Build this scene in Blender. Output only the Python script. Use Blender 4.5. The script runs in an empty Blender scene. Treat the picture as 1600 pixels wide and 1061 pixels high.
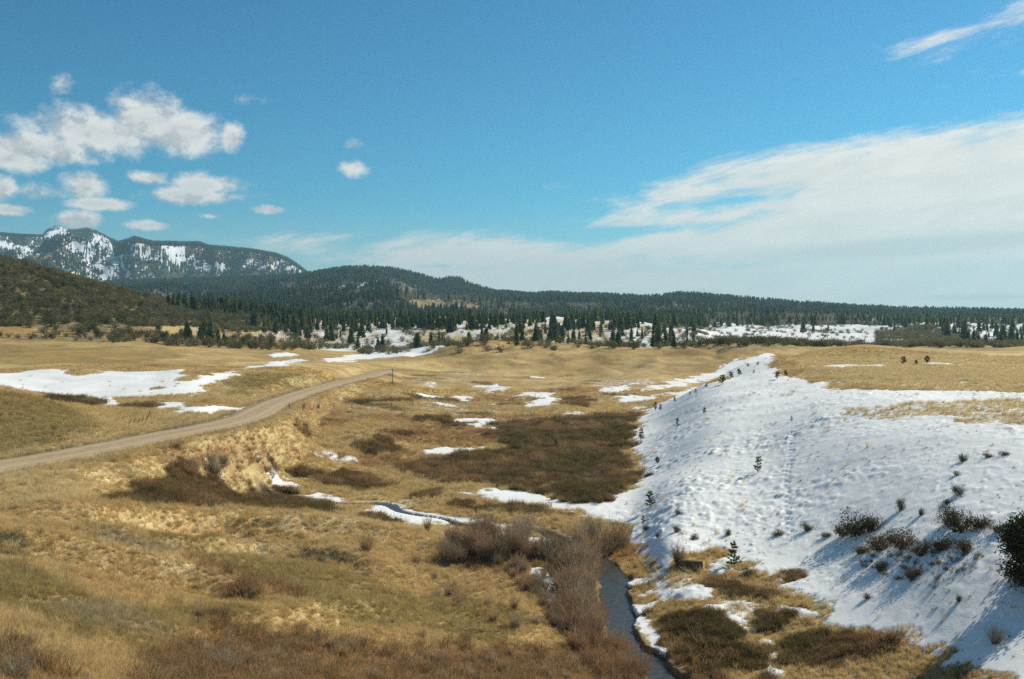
import bpy, math, random
import numpy as np
from mathutils import Vector

PI = math.pi
rng = np.random.default_rng(7)
random.seed(7)
sc = bpy.context.scene
F = 1556.0            # focal length in photo pixels (photo 1600 wide)
V0 = 500.0            # photo row of the true horizon
EYE = 20.0            # eye height above the creek

# ------------------------------------------------------------------ camera
cam_d = bpy.data.cameras.new('camera')
cam = bpy.data.objects.new('camera', cam_d)
sc.collection.objects.link(cam)
cam.location = (0, 0, EYE)
cam.rotation_euler = (PI / 2, 0, 0)
cam_d.sensor_width = 36
cam_d.lens = 36 * F / 1600
cam_d.shift_y = -(530.5 - V0) / 1600
cam_d.clip_start = 0.5
cam_d.clip_end = 40000
sc.camera = cam

# ------------------------------------------------------------------ light
SUN_AZ, SUN_EL = math.radians(55), math.radians(34)
sun_d = bpy.data.lights.new('sun', 'SUN')
sun_d.energy = 5.0
sun_d.angle = math.radians(0.5)
sun_d.color = (1.0, 0.93, 0.79)
sun = bpy.data.objects.new('sun', sun_d)
sc.collection.objects.link(sun)
sdir = Vector((math.cos(SUN_EL) * math.sin(SUN_AZ), math.cos(SUN_EL) * math.cos(SUN_AZ), math.sin(SUN_EL)))
sun.rotation_euler = sdir.to_track_quat('Z', 'Y').to_euler()
sun.location = (0, 0, 400)
sc.view_settings.view_transform = 'Standard'
sc.view_settings.look = 'None'
sc.view_settings.gamma = 1
sc.view_settings.use_curve_mapping = False
sc.view_settings.exposure = 0.12
SKY_STRENGTH = 0.088
HAZE = 7.5e-5


class NT:
    """small helper to write node trees"""
    def __init__(s, tree):
        s.t = tree; s.n = tree.nodes; s.l = tree.links
    def new(s, typ, **kw):
        n = s.n.new(typ)
        for k, v in kw.items():
            setattr(n, k, v)
        return n
    def put(s, sock, v):
        if isinstance(v, bpy.types.NodeSocket):
            s.l.new(v, sock)
        elif v is not None:
            sock.default_value = v
    def m(s, op, a, b=None, c=None, clamp=False):
        n = s.n.new('ShaderNodeMath'); n.operation = op; n.use_clamp = clamp
        s.put(n.inputs[0], a); s.put(n.inputs[1], b); s.put(n.inputs[2], c)
        return n.outputs[0]
    def vm(s, op, a, b=None):
        n = s.n.new('ShaderNodeVectorMath'); n.operation = op
        s.put(n.inputs[0], a); s.put(n.inputs[1], b)
        return n.outputs[0]
    def comb(s, x, y, z):
        n = s.n.new('ShaderNodeCombineXYZ')
        s.put(n.inputs[0], x); s.put(n.inputs[1], y); s.put(n.inputs[2], z)
        return n.outputs[0]
    def noise(s, vec, scale, detail=4, rough=0.55, dist=0.0):
        n = s.n.new('ShaderNodeTexNoise')
        s.put(n.inputs['Vector'], vec); s.put(n.inputs['Scale'], scale)
        s.put(n.inputs['Detail'], detail); s.put(n.inputs['Roughness'], rough)
        s.put(n.inputs['Distortion'], dist)
        return n.outputs[0]
    def rng(s, v, a, b, c=0.0, d=1.0, smooth=True):
        n = s.n.new('ShaderNodeMapRange')
        n.interpolation_type = 'SMOOTHSTEP' if smooth else 'LINEAR'
        s.put(n.inputs['Value'], v)
        s.put(n.inputs['From Min'], a); s.put(n.inputs['From Max'], b)
        s.put(n.inputs['To Min'], c); s.put(n.inputs['To Max'], d)
        return n.outputs[0]
    def mix(s, f, a, b, mode='MIX'):
        n = s.n.new('ShaderNodeMix'); n.data_type = 'RGBA'; n.blend_type = mode
        s.put(n.inputs[0], f)
        s.put(n.inputs[6], a if isinstance(a, bpy.types.NodeSocket) else (*a, 1))
        s.put(n.inputs[7], b if isinstance(b, bpy.types.NodeSocket) else (*b, 1))
        return n.outputs[2]


def px_ang(u, v):
    """photo pixel -> azimuth, elevation"""
    a = math.atan((u - 800) / F)
    return a, math.atan((V0 - v) / F * math.cos(a))


# ------------------------------------------------------------------ sky
world = bpy.data.worlds.new('World')
sc.world = world
world.use_nodes = True
w = NT(world.node_tree)
w.n.clear()
out = w.new('ShaderNodeOutputWorld')
bg = w.new('ShaderNodeBackground')
w.l.new(bg.outputs[0], out.inputs[0])
sky = w.new('ShaderNodeTexSky')
sky.sky_type = 'NISHITA'
sky.sun_disc = False
sky.sun_elevation = SUN_EL
sky.sun_rotation = SUN_AZ
sky.altitude = 1900
sky.air_density = 1.15
sky.dust_density = 0.5
sky.ozone_density = 2.0
tc = w.new('ShaderNodeTexCoord')
sep = w.new('ShaderNodeSeparateXYZ')
w.l.new(tc.outputs['Generated'], sep.inputs[0])
X, Y, Z = sep.outputs
az = w.m('ARCTAN2', X, Y)
el = w.m('ARCSINE', Z)
gm = w.new('ShaderNodeGamma'); w.l.new(sky.outputs[0], gm.inputs[0]); gm.inputs[1].default_value = 1.18
skyc = w.mix(1.0, gm.outputs[0], (0.19, .65, .735), 'MULTIPLY')
ae = w.comb(az, el, 0.0)


def blob(u, v, ru, rv, rot=0.0, amp=1.0):
    """soft elliptical cloud seed in azimuth / elevation"""
    a0, e0 = px_ang(u, v)
    c, s_ = math.cos(rot), math.sin(rot)
    da = w.m('SUBTRACT', az, a0); de = w.m('SUBTRACT', el, e0)
    p = w.m('MULTIPLY_ADD', da, c * F / ru, w.m('MULTIPLY', de, s_ * F / ru))
    q = w.m('MULTIPLY_ADD', da, -s_ * F / rv, w.m('MULTIPLY', de, c * F / rv))
    d2 = w.m('MULTIPLY_ADD', p, p, w.m('MULTIPLY', q, q))
    return w.m('MULTIPLY', w.m('SUBTRACT', 1.0, w.m('SQRT', d2)), amp)


def smax(vals):
    r = vals[0]
    for x_ in vals[1:]:
        r = w.m('MAXIMUM', r, x_)
    return r


cum = smax([
    blob(225, 188, 78, 54), blob(155, 206, 140, 46), blob(285, 208, 90, 40), blob(60, 230, 120, 32),
    blob(362, 213, 24, 30), blob(20, 245, 70, 26), blob(320, 290, 75, 24, 0.05), blob(300, 305, 100, 17),
    blob(232, 278, 40, 14), blob(130, 290, 42, 30), blob(150, 318, 60, 12), blob(0, 292, 26, 22),
    blob(118, 345, 40, 20), blob(230, 352, 40, 10), blob(420, 328, 32, 9), blob(15, 328, 40, 9),
    blob(554, 262, 30, 19, 0, .8), blob(552, 224, 22, 10, 0, .45), blob(95, 130, 18, 15, 0, .3), blob(380, 160, 24, 12, 0.4, .2),
    blob(330, 338, 24, 6, 0, .6), blob(80, 300, 50, 14, 0, .6)])
n_c = w.noise(w.vm('MULTIPLY', ae, (1, 1.3, 1)), 27, 10, 0.64, 0.1)
n_c2 = w.noise(w.vm('MULTIPLY', w.vm('ADD', ae, (0.007, 0.013, 0)), (1, 1.3, 1)), 27, 10, 0.64, 0.1)
cden = w.m('MULTIPLY_ADD', w.m('SUBTRACT', n_c, 0.5), 1.55, cum)
c_a = w.rng(cden, 0.02, 0.68)
c_l = w.rng(w.m('SUBTRACT', n_c, n_c2), -0.13, 0.09)

c_l = w.m('MULTIPLY', c_l, w.rng(cden, .45, 1.0, 1.0, .6))
# the long sheet of cloud on the right, streaked along its tilt
TILT = math.radians(9)
ct, st = math.cos(TILT), math.sin(TILT)
p_ = w.m('MULTIPLY_ADD', az, ct, w.m('MULTIPLY', el, st))
q_ = w.m('MULTIPLY_ADD', az, -st, w.m('MULTIPLY', el, ct))
pq = w.comb(p_, w.m('MULTIPLY', q_, 4.5), 0.0)
n_s = w.noise(pq, 9, 10, 0.66, 0.25)
n_s2 = w.noise(w.vm('ADD', pq, (3.3, 1.7, 0)), 3.2, 5, 0.55, 0.3)
sheet = smax([
    blob(1560, 330, 640, 150, 0.17, 1.5), blob(1500, 440, 900, 75, 0.03, 1.3), blob(1200, 300, 330, 62, 0.16, 1.0),
    blob(1010, 330, 190, 40, 0.2, .6), blob(720, 398, 190, 42, 0.05, 1.0), blob(860, 425, 380, 60, 0.03, 1.15),
    blob(480, 378, 110, 22, 0.03, .5), blob(870, 292, 50, 9, 0, .2), blob(1050, 385, 260, 40, 0.08, .8),
    blob(1590, 30, 120, 34, 0.35, .3), blob(1445, 66, 60, 14, 0.15, .25), blob(1530, 110, 34, 9, 0.1, .2),
    blob(1800, 60, 160, 60, 0.35, .8), blob(2100, 330, 700, 190, 0.1, 1.4), blob(1100, 440, 560, 50, 0.02, 1.2)])
gap = smax([blob(1140, 316, 190, 22, 0.13, .8), blob(690, 415, 60, 8, 0, 0.6), blob(600, 430, 50, 12, 0, .5), blob(960, 365, 120, 12, .1, .5)])
sheet = w.m('SUBTRACT', sheet, w.m('MULTIPLY', w.m('MAXIMUM', gap, 0.0), 0.9))
sden = w.m('MULTIPLY_ADD', w.m('SUBTRACT', n_s, 0.5), 2.3, sheet)
sden = w.m('MULTIPLY_ADD', w.m('SUBTRACT', n_s2, 0.5), 1.5, w.m('ADD', sden, w.m('MULTIPLY', w.m('MAXIMUM', sheet, 0.0), .2)))
s_a = w.m('MULTIPLY', w.rng(sden, -0.05, 0.75), 0.97)
# broken clouds over the rest of the sky
gen = w.noise(w.vm('MULTIPLY', tc.outputs['Generated'], (1, 1, 2.4)), 2.6, 7, 0.6, 0.3)
away = w.rng(w.m('ABSOLUTE', az), 0.62, 0.9)
g_a = w.m('MULTIPLY', w.rng(gen, 0.52, 0.66, 0, .8), away)
cloud_l = w.mix(c_l, (5.7, 6.1, 6.2), (9.6, 9.5, 9.0))
grey = smax([blob(1420, 385, 330, 20, 0.05, 1), blob(1540, 464, 120, 7, 0.0, 1), blob(1090, 456, 60, 7, 0, .6)])
greyf = w.rng(w.m('MULTIPLY_ADD', w.m('SUBTRACT', n_s, 0.5), 1.3, grey), 0.0, 0.7)
s_col = w.mix(w.rng(n_s, 0.35, 0.65), (8.5, 8.5, 7.9), (9.7, 9.5, 8.8))
s_col = w.mix(w.m('MULTIPLY', greyf, .75), s_col, (6.4, 7.0, 6.9))
c1 = w.mix(s_a, skyc, s_col)
c2 = w.mix(w.m('MULTIPLY', c_a, .97), c1, cloud_l)
c3 = w.mix(g_a, c2, (6.0, 6.3, 6.2))
low = w.rng(el, -0.02, 0.13, 0.6, 0.0)        # pale band near the horizon
c4 = w.mix(w.m('MULTIPLY', low, w.m('SUBTRACT', 1.0, w.m('MULTIPLY', s_a, .6))), c3, (7.6, 8.2, 7.8))
w.l.new(c4, bg.inputs[0])
bg.inputs[1].default_value = SKY_STRENGTH
world.cycles.sampling_method = 'MANUAL'
world.cycles.sample_map_resolution = 512


# ------------------------------------------------------------------ noise
def _hash(ix, iy, seed):
    h = (ix.astype(np.int64) * 374761393 + iy.astype(np.int64) * 668265263 + seed * 974634777) & 0xFFFFFFFF
    h = ((h ^ (h >> 13)) * 1274126177) & 0xFFFFFFFF
    h = h ^ (h >> 16)
    return (h & 0xFFFFFF).astype(np.float64) / 0xFFFFFF


def vnoise(x, y, seed=0):
    ix = np.floor(x); iy = np.floor(y)
    fx = x - ix; fy = y - iy
    fx = fx * fx * fx * (fx * (fx * 6 - 15) + 10); fy = fy * fy * fy * (fy * (fy * 6 - 15) + 10)
    a = _hash(ix, iy, seed); b = _hash(ix + 1, iy, seed); c = _hash(ix, iy + 1, seed); d = _hash(ix + 1, iy + 1, seed)
    return (a + (b - a) * fx) * (1 - fy) + (c + (d - c) * fx) * fy


def fbm(x, y, octs=4, seed=0, gain=0.5):
    s = 0; a = 1; t = 0
    for i in range(octs):
        ca, sa = math.cos(i * 1.1 + 0.5), math.sin(i * 1.1 + 0.5)
        k = 2 ** i
        s = s + a * vnoise((x * ca - y * sa) * k + 17.3 * i, (x * sa + y * ca) * k - 9.1 * i, seed + i)
        t += a; a *= gain
    return s / t * 2 - 1


def sstep(x, a, b):
    t = np.clip((x - a) / (b - a), 0, 1)
    return t * t * (3 - 2 * t)


# ------------------------------------------------------------------ road and creek courses
ROAD = [(-420, 800), (-300, 781), (-150, 755), (0, 728), (100, 711), (200, 692), (265, 678), (330, 667), (385, 653), (408, 640), (430, 629),
        (455, 620), (485, 610), (520, 600), (555, 592), (585, 585)]
ROADPTS = []
for u, v in ROAD:
    z = float(np.interp(u, [330, 385, 408, 430, 455, 485, 520, 555, 585], [8, 7.3, 6.8, 6.3, 5.8, 5.4, 5.1, 4.9, 4.8]))
    d = (EYE - z) * F / (v - V0)
    ROADPTS.append((d * (u - 800) / F, d, z))
ROADPTS += [(-38.5, 296, 4.7), (-39, 308, 4.1), (-41, 322, 3.6)]
CREEK = [(425, 764, 1.5), (475, 776, 1.15), (520, 786, 1.0), (560, 794, .9), (600, 800, .8), (660, 806, .65),
         (720, 815, .5), (780, 828, .4), (830, 838, .3), (880, 846, .25), (918, 857, .2), (938, 872, .15), (946, 890, .1),
         (952, 910, .08), (956, 930, .05), (960, 950, 0), (970, 975, 0), (986, 1003, -.05), (1008, 1036, -.1), (1040, 1074, -.1),
         (1095, 1135, -.15), (1200, 1250, -.2), (1350, 1400, -.3)]
CREEKPTS = []
for u, v, z in CREEK:
    d = (EYE - z) * F / (v - V0)
    CREEKPTS.append((d * (u - 800) / F, d, z))


def smooth_path(pts, step):
    P = np.array(pts, float)
    for _ in range(2):      # Chaikin
        Q = [P[0]]
        for a, b in zip(P[:-1], P[1:]):
            Q += [a * .75 + b * .25, a * .25 + b * .75]
        Q.append(P[-1]); P = np.array(Q)
    L = np.r_[0, np.cumsum(np.linalg.norm(np.diff(P[:, :2], axis=0), axis=1))]
    s = np.arange(0, L[-1], step)
    return np.stack([np.interp(s, L, P[:, i]) for i in range(3)], 1)


road_path = smooth_path(ROADPTS, 1.5)
creek_path = smooth_path(CREEKPTS, 0.6)
_t = np.gradient(creek_path[:, :2], axis=0); _t /= np.linalg.norm(_t, axis=1)[:, None]
_s = np.arange(len(creek_path)) * .6
_w = 1.5 * np.sin(_s / 3.1) + .8 * np.sin(_s / 1.45 + 1) + .7 * np.sin(_s / 5.3 + 2)      # meanders of the upper creek
_w *= np.clip((creek_path[:, 1] - 78) / 10, .12, 1)
creek_path[:, 0] += _t[:, 1] * _w; creek_path[:, 1] -= _t[:, 0] * _w

# ------------------------------------------------------------------ terrain controls: (u, v, d) or (u, None, d, z)
CP = []
def cp(*pts):
    for p in pts:
        u, v, d = p[:3]
        z = p[3] if v is None else EYE - d * (v - V0) / F
        x = d * (u - 800) / F
        CP.append((math.atan2(x, d), math.log(math.hypot(x, d)), z))
def cz(d, z, *us):
    for u in us:
        cp((u, None, d, z))

cz(3, 18.2, -300, 400, 1100, 1900)
cz(8, 16.6, -300, 400, 1100, 1900)
cp((-350, None, 14, 14.6), (400, None, 15, 13.2), (1000, None, 16, 11.8), (1900, None, 14, 12.5), (700, None, 24, 9.6), (1200, None, 26, 7), (1900, None, 26, 8))
cp((0, 1061, 26), (0, 950, 36), (0, 850, 50), (0, 780, 66), (0, 748, 75), (-300, None, 26, 12), (-300, None, 50, 9.2), (-300, None, 63, 8.0))
cp((100, 1000, 33), (100, 900, 45), (100, 820, 60), (100, 760, 73), (200, 1061, 31), (200, 950, 43), (200, 880, 54), (200, 830, 66), (200, 800, 74), (200, 765, 82), (200, 715, 87.5))
cp((350, 1061, 37), (350, 960, 50), (350, 900, 60), (350, None, 70, 4.15), (350, None, 76.0, 2.5), (350, None, 82.0, 3.45), (350, 785, 94), (350, 752, 105), (300, 745, 94), (300, 700, 101))
cp((200, None, 60, 7.3), (460, None, 69, 3.3), (460, None, 76, 2.2), (460, None, 84, 2.75), (460, 900, 61), (460, 980, 50), (460, 1061, 40))
cp((600, 830, 88), (600, None, 83, 1.75), (600, 870, 76), (600, 900, 68), (600, 980, 54), (600, 1061, 44), (700, 850, 84.5), (700, 920, 69), (700, 1000, 56.5))
cp((800, 860, 82), (800, 900, 73), (800, 980, 60), (800, 1061, 50), (900, 1061, 51), (900, 980, 62.5), (950, 1061, 54), (880, 880, 79.5))
# right bank, snow slope
cp((1100, 950, 65), (1100, 1061, 54), (1200, 1000, 60), (1200, 900, 70.5), (1200, 850, 78), (1200, 800, 86), (1200, 740, 98), (1200, 680, 116), (1200, 620, 148), (1200, 580, 187), (1205, 560, 209))
cp((1100, 880, 75.5), (1100, 800, 88.5), (1100, 740, 103), (1100, 690, 122), (1100, 645, 147), (1100, 610, 176), (1100, 601, 190), (1000, 885, 79), (1010, 850, 85.5))
cp((1040, 850, 80), (1040, 800, 91), (1040, 760, 103), (1040, 725, 121), (1040, 665, 161), (1040, 632, 197), (1040, 624, 212))
cp((1000, 745, 119), (1000, 690, 151), (1000, 640, 208), (995, 800, 98), (1150, 575, 204), (1150, 590, 188))
cp((1300, 1061, 54), (1300, 940, 64), (1300, 880, 70.5), (1300, 820, 78), (1300, 760, 86), (1300, 700, 98), (1300, 650, 112), (1300, 610, 138), (1300, 580, 175), (1300, 560, 213), (1300, 548, 263), (1300, 547, 280))
cp((1450, 1061, 52), (1450, 980, 57.5), (1450, 900, 62), (1450, 840, 67), (1450, 780, 74), (1450, 720, 83), (1450, 670, 94), (1450, 620, 118), (1450, 590, 150), (1450, 565, 200), (1450, 548, 265), (1450, 545, 290))
cp((1600, 1061, 48), (1600, 980, 53.5), (1600, 900, 58), (1600, 820, 64), (1600, 740, 73), (1600, 680, 84), (1600, 630, 106), (1600, 590, 152), (1600, 560, 222), (1600, 544.5, 295), (1600, 542, 320))
cz(45, 4.6, 1900); cz(60, 9, 1900); cz(80, 11.2, 1900); cz(150, 11.8, 1900); cz(300, 12.2, 1900)
cp((1205, None, 232, 7), (1200, None, 262, 4), (1200, None, 320, 3), (1100, None, 212, 4.6), (1040, None, 245, 2.0), (1150, None, 232, 5), (1250, 554, 232), (1255, None, 275, 7), (1300, None, 325, 6), (1450, None, 350, 6), (1600, None, 390, 6), (1900, None, 420, 7))
# golden hills beyond the valley
cp((640, 549, 455), (700, 541, 470), (770, 536.5, 480), (840, 534.5, 480), (900, 536.5, 480), (960, 542, 470), (1010, 543.5, 470), (1060, 541.5, 470), (1120, 541, 460), (1200, 538, 450), (1260, 541, 450), (1330, 545, 440), (1420, 549, 440))
cp((700, 575, 330), (700, 557, 400), (840, 580, 330), (840, 557, 400), (900, 548, 430), (960, 590, 310), (960, 566, 400), (1010, 560, 420), (1060, 570, 400), (1060, 590, 325), (1120, 563, 400), (1200, 558, 400), (1300, None, 390, 4))
cp((700, 600, 275), (840, 610, 255), (900, 640, 201), (800, 700, 148), (900, 700, 147), (650, 700, 147), (600, 700, 143), (620, 640, 190), (660, 622, 232), (500, 735, 122), (450, 725, 120), (700, 750, 118), (850, 760, 113), (600, 765, 115), (940, 785, 103), (750, 650, 190), (930, None, 250, 2), (1000, None, 262, 2.2), (1000, None, 320, 2.4))
cp((640, 590, 290), (640, 570, 350), (600, 562, 395), (560, 566, 370), (600, 588, 285), (600, 551, 520), (560, 555, 460), (660, 546, 500))
# road bank facing the valley
cp((450, 640, 172), (450, 662, 150), (450, 690, 130), (500, 640, 180), (500, 665, 156), (500, 705, 133), (500, 618, 208), (560, 622, 212), (560, 605, 240), (560, 650, 172), (560, 690, 143), (620, 608, 232), (600, 660, 162), (400, 690, 115), (400, 725, 113), (400, 748, 110.5), (430, 740, 117), (430, 700, 125), (360, 760, 108), (430, 768, 107))
# behind the road
cp((0, 608, 135), (0, 640, 112), (0, 700, 93), (60, 618, 132), (140, 641, 126), (200, 657, 121), (100, 665, 106), (200, 672, 108), (-300, None, 110, 12.5), (-300, None, 140, 13.5), (280, 666, 116))
cp((0, None, 160, 7.8), (100, None, 152, 7.2), (200, 640, 143), (300, 646, 130), (370, 640, 139), (300, 660, 117), (420, 614, 178))
cp((100, 621, 171), (100, 580, 214), (200, 620, 170), (200, 580, 214), (300, 619, 170), (300, 581, 211), (0, 605, 176), (0, 583, 214), (100, 576.5, 226), (300, 576.5, 228), (370, 577, 238), (0, 580, 226), (-300, None, 170, 9), (-300, None, 225, 9.6))
cp((100, 566, 260), (100, 551, 320), (300, 563, 290), (300, 550, 360), (400, 562, 330), (450, 568, 335), (500, 562, 340), (200, 553, 330), (0, 560, 285))
cp((400, 579, 232), (450, 575, 252), (500, 573, 268), (545, 576, 285), (400, 612, 185), (450, 602, 206), (500, 591, 236), (350, 588, 212), (350, 620, 170))
# scrub hill on the left
cp((0, 531, 400), (100, 527, 425), (200, 537, 400), (300, 545, 400), (400, 545, 430), (480, 546, 460), (-300, 540, 380), (-300, 440, 480), (-300, 330, 600))
cp((0, 480, 480), (0, 406, 620), (100, 432, 640), (100, 490, 500), (200, 461, 660), (200, 505, 520), (300, 482, 720), (300, 518, 560), (400, 497, 760), (400, 524, 600), (480, 507, 780), (480, 534, 640))
cz(850, 50, 0, -300); cz(900, 36, 200)
# wooded rise
cp((560, 513, 760), (560, 543, 620), (650, 509, 780), (650, 533, 650), (750, 507, 780), (750, 527, 660), (850, 507, 780), (850, 526, 660), (950, 509, 780), (950, 530, 660), (1050, 512, 780), (1050, 533, 660), (1100, 524, 740))
cz(560, 3, 700, 850, 1000, 1150, 1300)
# right foothills
cp((1150, 537, 800), (1150, 517, 1080), (1150, 500, 1500), (1250, 537, 800), (1250, 513, 1180), (1350, 541, 740), (1350, 525, 900), (1400, 518, 1000), (1460, 511, 950), (1520, 525, 900), (1600, 530, 860), (1600, 511, 1180), (1600, 500, 1500), (1400, 499, 1500), (1900, 500, 1500), (700, 500, 1400), (400, 492, 1400), (1000, 502, 1400))
cz(600, 5, 1450, 1600, 1900); cz(1400, 60, 0, -300)
cz(2200, 16, -300, 0, 400, 800, 1200, 1600, 1900)
CP = np.array(CP)
KS = np.array([2.6, 1.0]); SC = 3.0
cpx = CP[:, :2] * KS * SC


def tps_phi(r2):
    return r2 * np.log(r2 + 1e-12)


n = len(CP)
D2 = ((cpx[:, None] - cpx[None]) ** 2).sum(-1)
A = np.zeros((n + 3, n + 3)); A[:n, :n] = tps_phi(D2) + np.eye(n) * 0.002
A[:n, n] = 1; A[:n, n + 1:] = cpx; A[n, :n] = 1; A[n + 1:, :n] = cpx.T
WT = np.linalg.solve(A, np.r_[CP[:, 2], 0, 0, 0])


def tps(th, lr):
    q = np.stack([th * KS[0] * SC, lr * KS[1] * SC], -1)
    o = np.empty(len(q))
    for i in range(0, len(q), 20000):
        b = q[i:i + 20000]
        d = ((b ** 2).sum(1)[:, None] + (cpx ** 2).sum(1)[None] - 2 * b @ cpx.T).clip(0)
        o[i:i + 20000] = tps_phi(d) @ WT[:n] + WT[n] + b @ WT[n + 1:]
    return o


# ------------------------------------------------------------------ ground grid (polar about the camera foot)
TH_F = math.radians(35.5)
NF = 1040
th_f = np.linspace(-TH_F, TH_F, NF)
th_c = np.linspace(TH_F, 2 * PI - TH_F, 62)[1:-1]
th_all = np.r_[th_f, th_c]
rows = np.r_[np.geomspace(0.6, 24, 14)[:-1], np.geomspace(24, 42, 50)[:-1], np.geomspace(42, 125, 380)[:-1], np.geomspace(125, 300, 220)[:-1],
             np.geomspace(300, 1600, 200)[:-1], np.geomspace(1600, 14000, 14)]
NR, NC = len(rows), len(th_all)
lrows = np.log(rows)
# coarse TPS, then cubic interpolation along both axes would soften it: evaluate in full inside the field of view
cs_t = np.linspace(-TH_F, TH_F, 260)
cs_r = np.linspace(math.log(3), math.log(2200), 420)
CT, CR = np.meshgrid(cs_t, cs_r)
ZC = tps(CT.ravel(), CR.ravel()).reshape(CT.shape)


def cubic_axis(Y, x0, dx, xq):
    """Catmull-Rom along axis 0"""
    t = np.clip((xq - x0) / dx, 0, Y.shape[0] - 1.0001)
    i = np.floor(t).astype(int); f = (t - i)
    im = np.clip(i - 1, 0, None); i1 = np.clip(i + 1, None, Y.shape[0] - 1); i2 = np.clip(i + 2, None, Y.shape[0] - 1)
    f = f.reshape(-1, *([1] * (Y.ndim - 1)))
    a, b, c, d = Y[im], Y[i], Y[i1], Y[i2]
    return b + 0.5 * f * (c - a + f * (2 * a - 5 * b + 4 * c - d + f * (3 * (b - c) + d - a)))


thq = np.clip((th_all + PI) % (2 * PI) - PI, -TH_F, TH_F)
# past the sides, swing the clamp smoothly so that the ring closes behind the camera
Zr = cubic_axis(ZC, cs_r[0], cs_r[1] - cs_r[0], np.clip(lrows, cs_r[0], cs_r[-1]))
Zg = cubic_axis(np.ascontiguousarray(Zr.T), cs_t[0], cs_t[1] - cs_t[0], thq).T     # rows x cols
for k, t in enumerate(th_c):
    f = (t - TH_F) / (2 * PI - 2 * TH_F)
    f = f * f * (3 - 2 * f)
    Zg[:, NF + k] = Zg[:, NF - 1] * (1 - f) + Zg[:, 0] * f
TH, RR = np.meshgrid(th_all, rows)
GX, GY = RR * np.sin(TH), RR * np.cos(TH)
Zg = np.where(RR < 3, Zg * 0 + 18.2 + (3 - RR) * .04, Zg)
INFOV = (np.arange(NC) < NF)[None] & (RR > 20) & (RR < 2200)


def dist_to_path(path, X_, Y_, mask, reach):
    """distance to a polyline and its height at the closest point, only near it"""
    D = np.full(X_.shape, 1e9); H = np.zeros(X_.shape)
    idx = np.argwhere(mask)
    m = mask & (X_ > path[:, 0].min() - reach) & (X_ < path[:, 0].max() + reach) & (Y_ > path[:, 1].min() - reach) & (Y_ < path[:, 1].max() + reach)
    ii = np.flatnonzero(m.ravel())
    xf, yf = X_.ravel(), Y_.ravel(); Df, Hf = D.ravel(), H.ravel()
    P = path[::2]
    a, b = P[:-1], P[1:]
    ab = b - a; L2 = (ab[:, :2] ** 2).sum(1)
    for s in range(0, len(ii), 20000):
        j = ii[s:s + 20000]
        dx = xf[j][:, None] - a[:, 0]; dy = yf[j][:, None] - a[:, 1]
        t = ((dx * ab[:, 0] + dy * ab[:, 1]) / L2).clip(0, 1)
        dd = (dx - t * ab[:, 0]) ** 2 + (dy - t * ab[:, 1]) ** 2
        k = dd.argmin(1); r_ = np.arange(len(j))
        Df[j] = np.sqrt(dd[r_, k]); Hf[j] = a[k, 2] + t[r_, k] * ab[k, 2]
    return Df.reshape(X_.shape), Hf.reshape(X_.shape)


ROAD_W = 2.9
RD, RH = dist_to_path(road_path, GX, GY, (RR > 50) & (RR < 330), 14)
CD, CH = dist_to_path(creek_path, GX, GY, (RR > 20) & (RR < 140), 9)
creek_w = (1.0 + 0.8 * fbm(GX * .45, GY * .45, 4, 3, .6)) * (1 - .68 * sstep(RR, 82, 95))
k = 1 - sstep(RD, ROAD_W + .6, ROAD_W + 5.5)
Zg = Zg * (1 - k) + (RH - 0.10) * k
Zbase = Zg.copy()

# projected photo row of every grid vertex (used for turning photo outlines into ground outlines)
COSD = np.maximum(GY, 0.1)
VG = V0 + (EYE - Zg) * F / COSD
vmin = np.minimum.accumulate(VG, axis=0)
j0 = int(np.searchsorted(rows, 22))


def to_ground(u, v):
    """first ground point met by the sight line through photo pixel (u, v) -> theta, log r"""
    th = math.atan((u - 800) / F)
    c = (th + TH_F) / (2 * TH_F) * (NF - 1)
    c = min(max(c, 0), NF - 1.001); ci = int(c); cf = c - ci
    col = VG[j0:, ci] * (1 - cf) + VG[j0:, ci + 1] * cf
    hit = np.flatnonzero(col <= v)
    if len(hit) == 0:
        i = int(col[:len(rows) - j0 - 15].argmin()); return th, lrows[j0 + i]
    i = int(hit[0])
    if i == 0:
        return th, lrows[j0]
    t = (col[i - 1] - v) / max(col[i - 1] - col[i], 1e-6)
    return th, lrows[j0 + i - 1] + t * (lrows[j0 + i] - lrows[j0 + i - 1])


def ground_xy(u, v):
    th, lr = to_ground(u, v)
    r = math.exp(lr)
    return r * math.sin(th), r * math.cos(th)


def gidx(x, y):
    """fractional grid position of world points inside the field of view"""
    th = np.arctan2(x, y); lr = np.log(np.hypot(x, y))
    c = np.clip((th + TH_F) / (2 * TH_F) * (NF - 1), 0, NF - 1.001)
    r = np.interp(lr, lrows, np.arange(NR))
    return r, c


def sample(G, x, y):
    r, c = gidx(np.asarray(x, float), np.asarray(y, float))
    r = np.clip(r, 0, NR - 1.001)
    ri = r.astype(int); ci = c.astype(int); fr = r - ri; fc = c - ci
    return (G[ri, ci] * (1 - fr) + G[ri + 1, ci] * fr) * (1 - fc) + (G[ri, ci + 1] * (1 - fr) + G[ri + 1, ci + 1] * fr) * fc


LR = np.log(RR)


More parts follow.
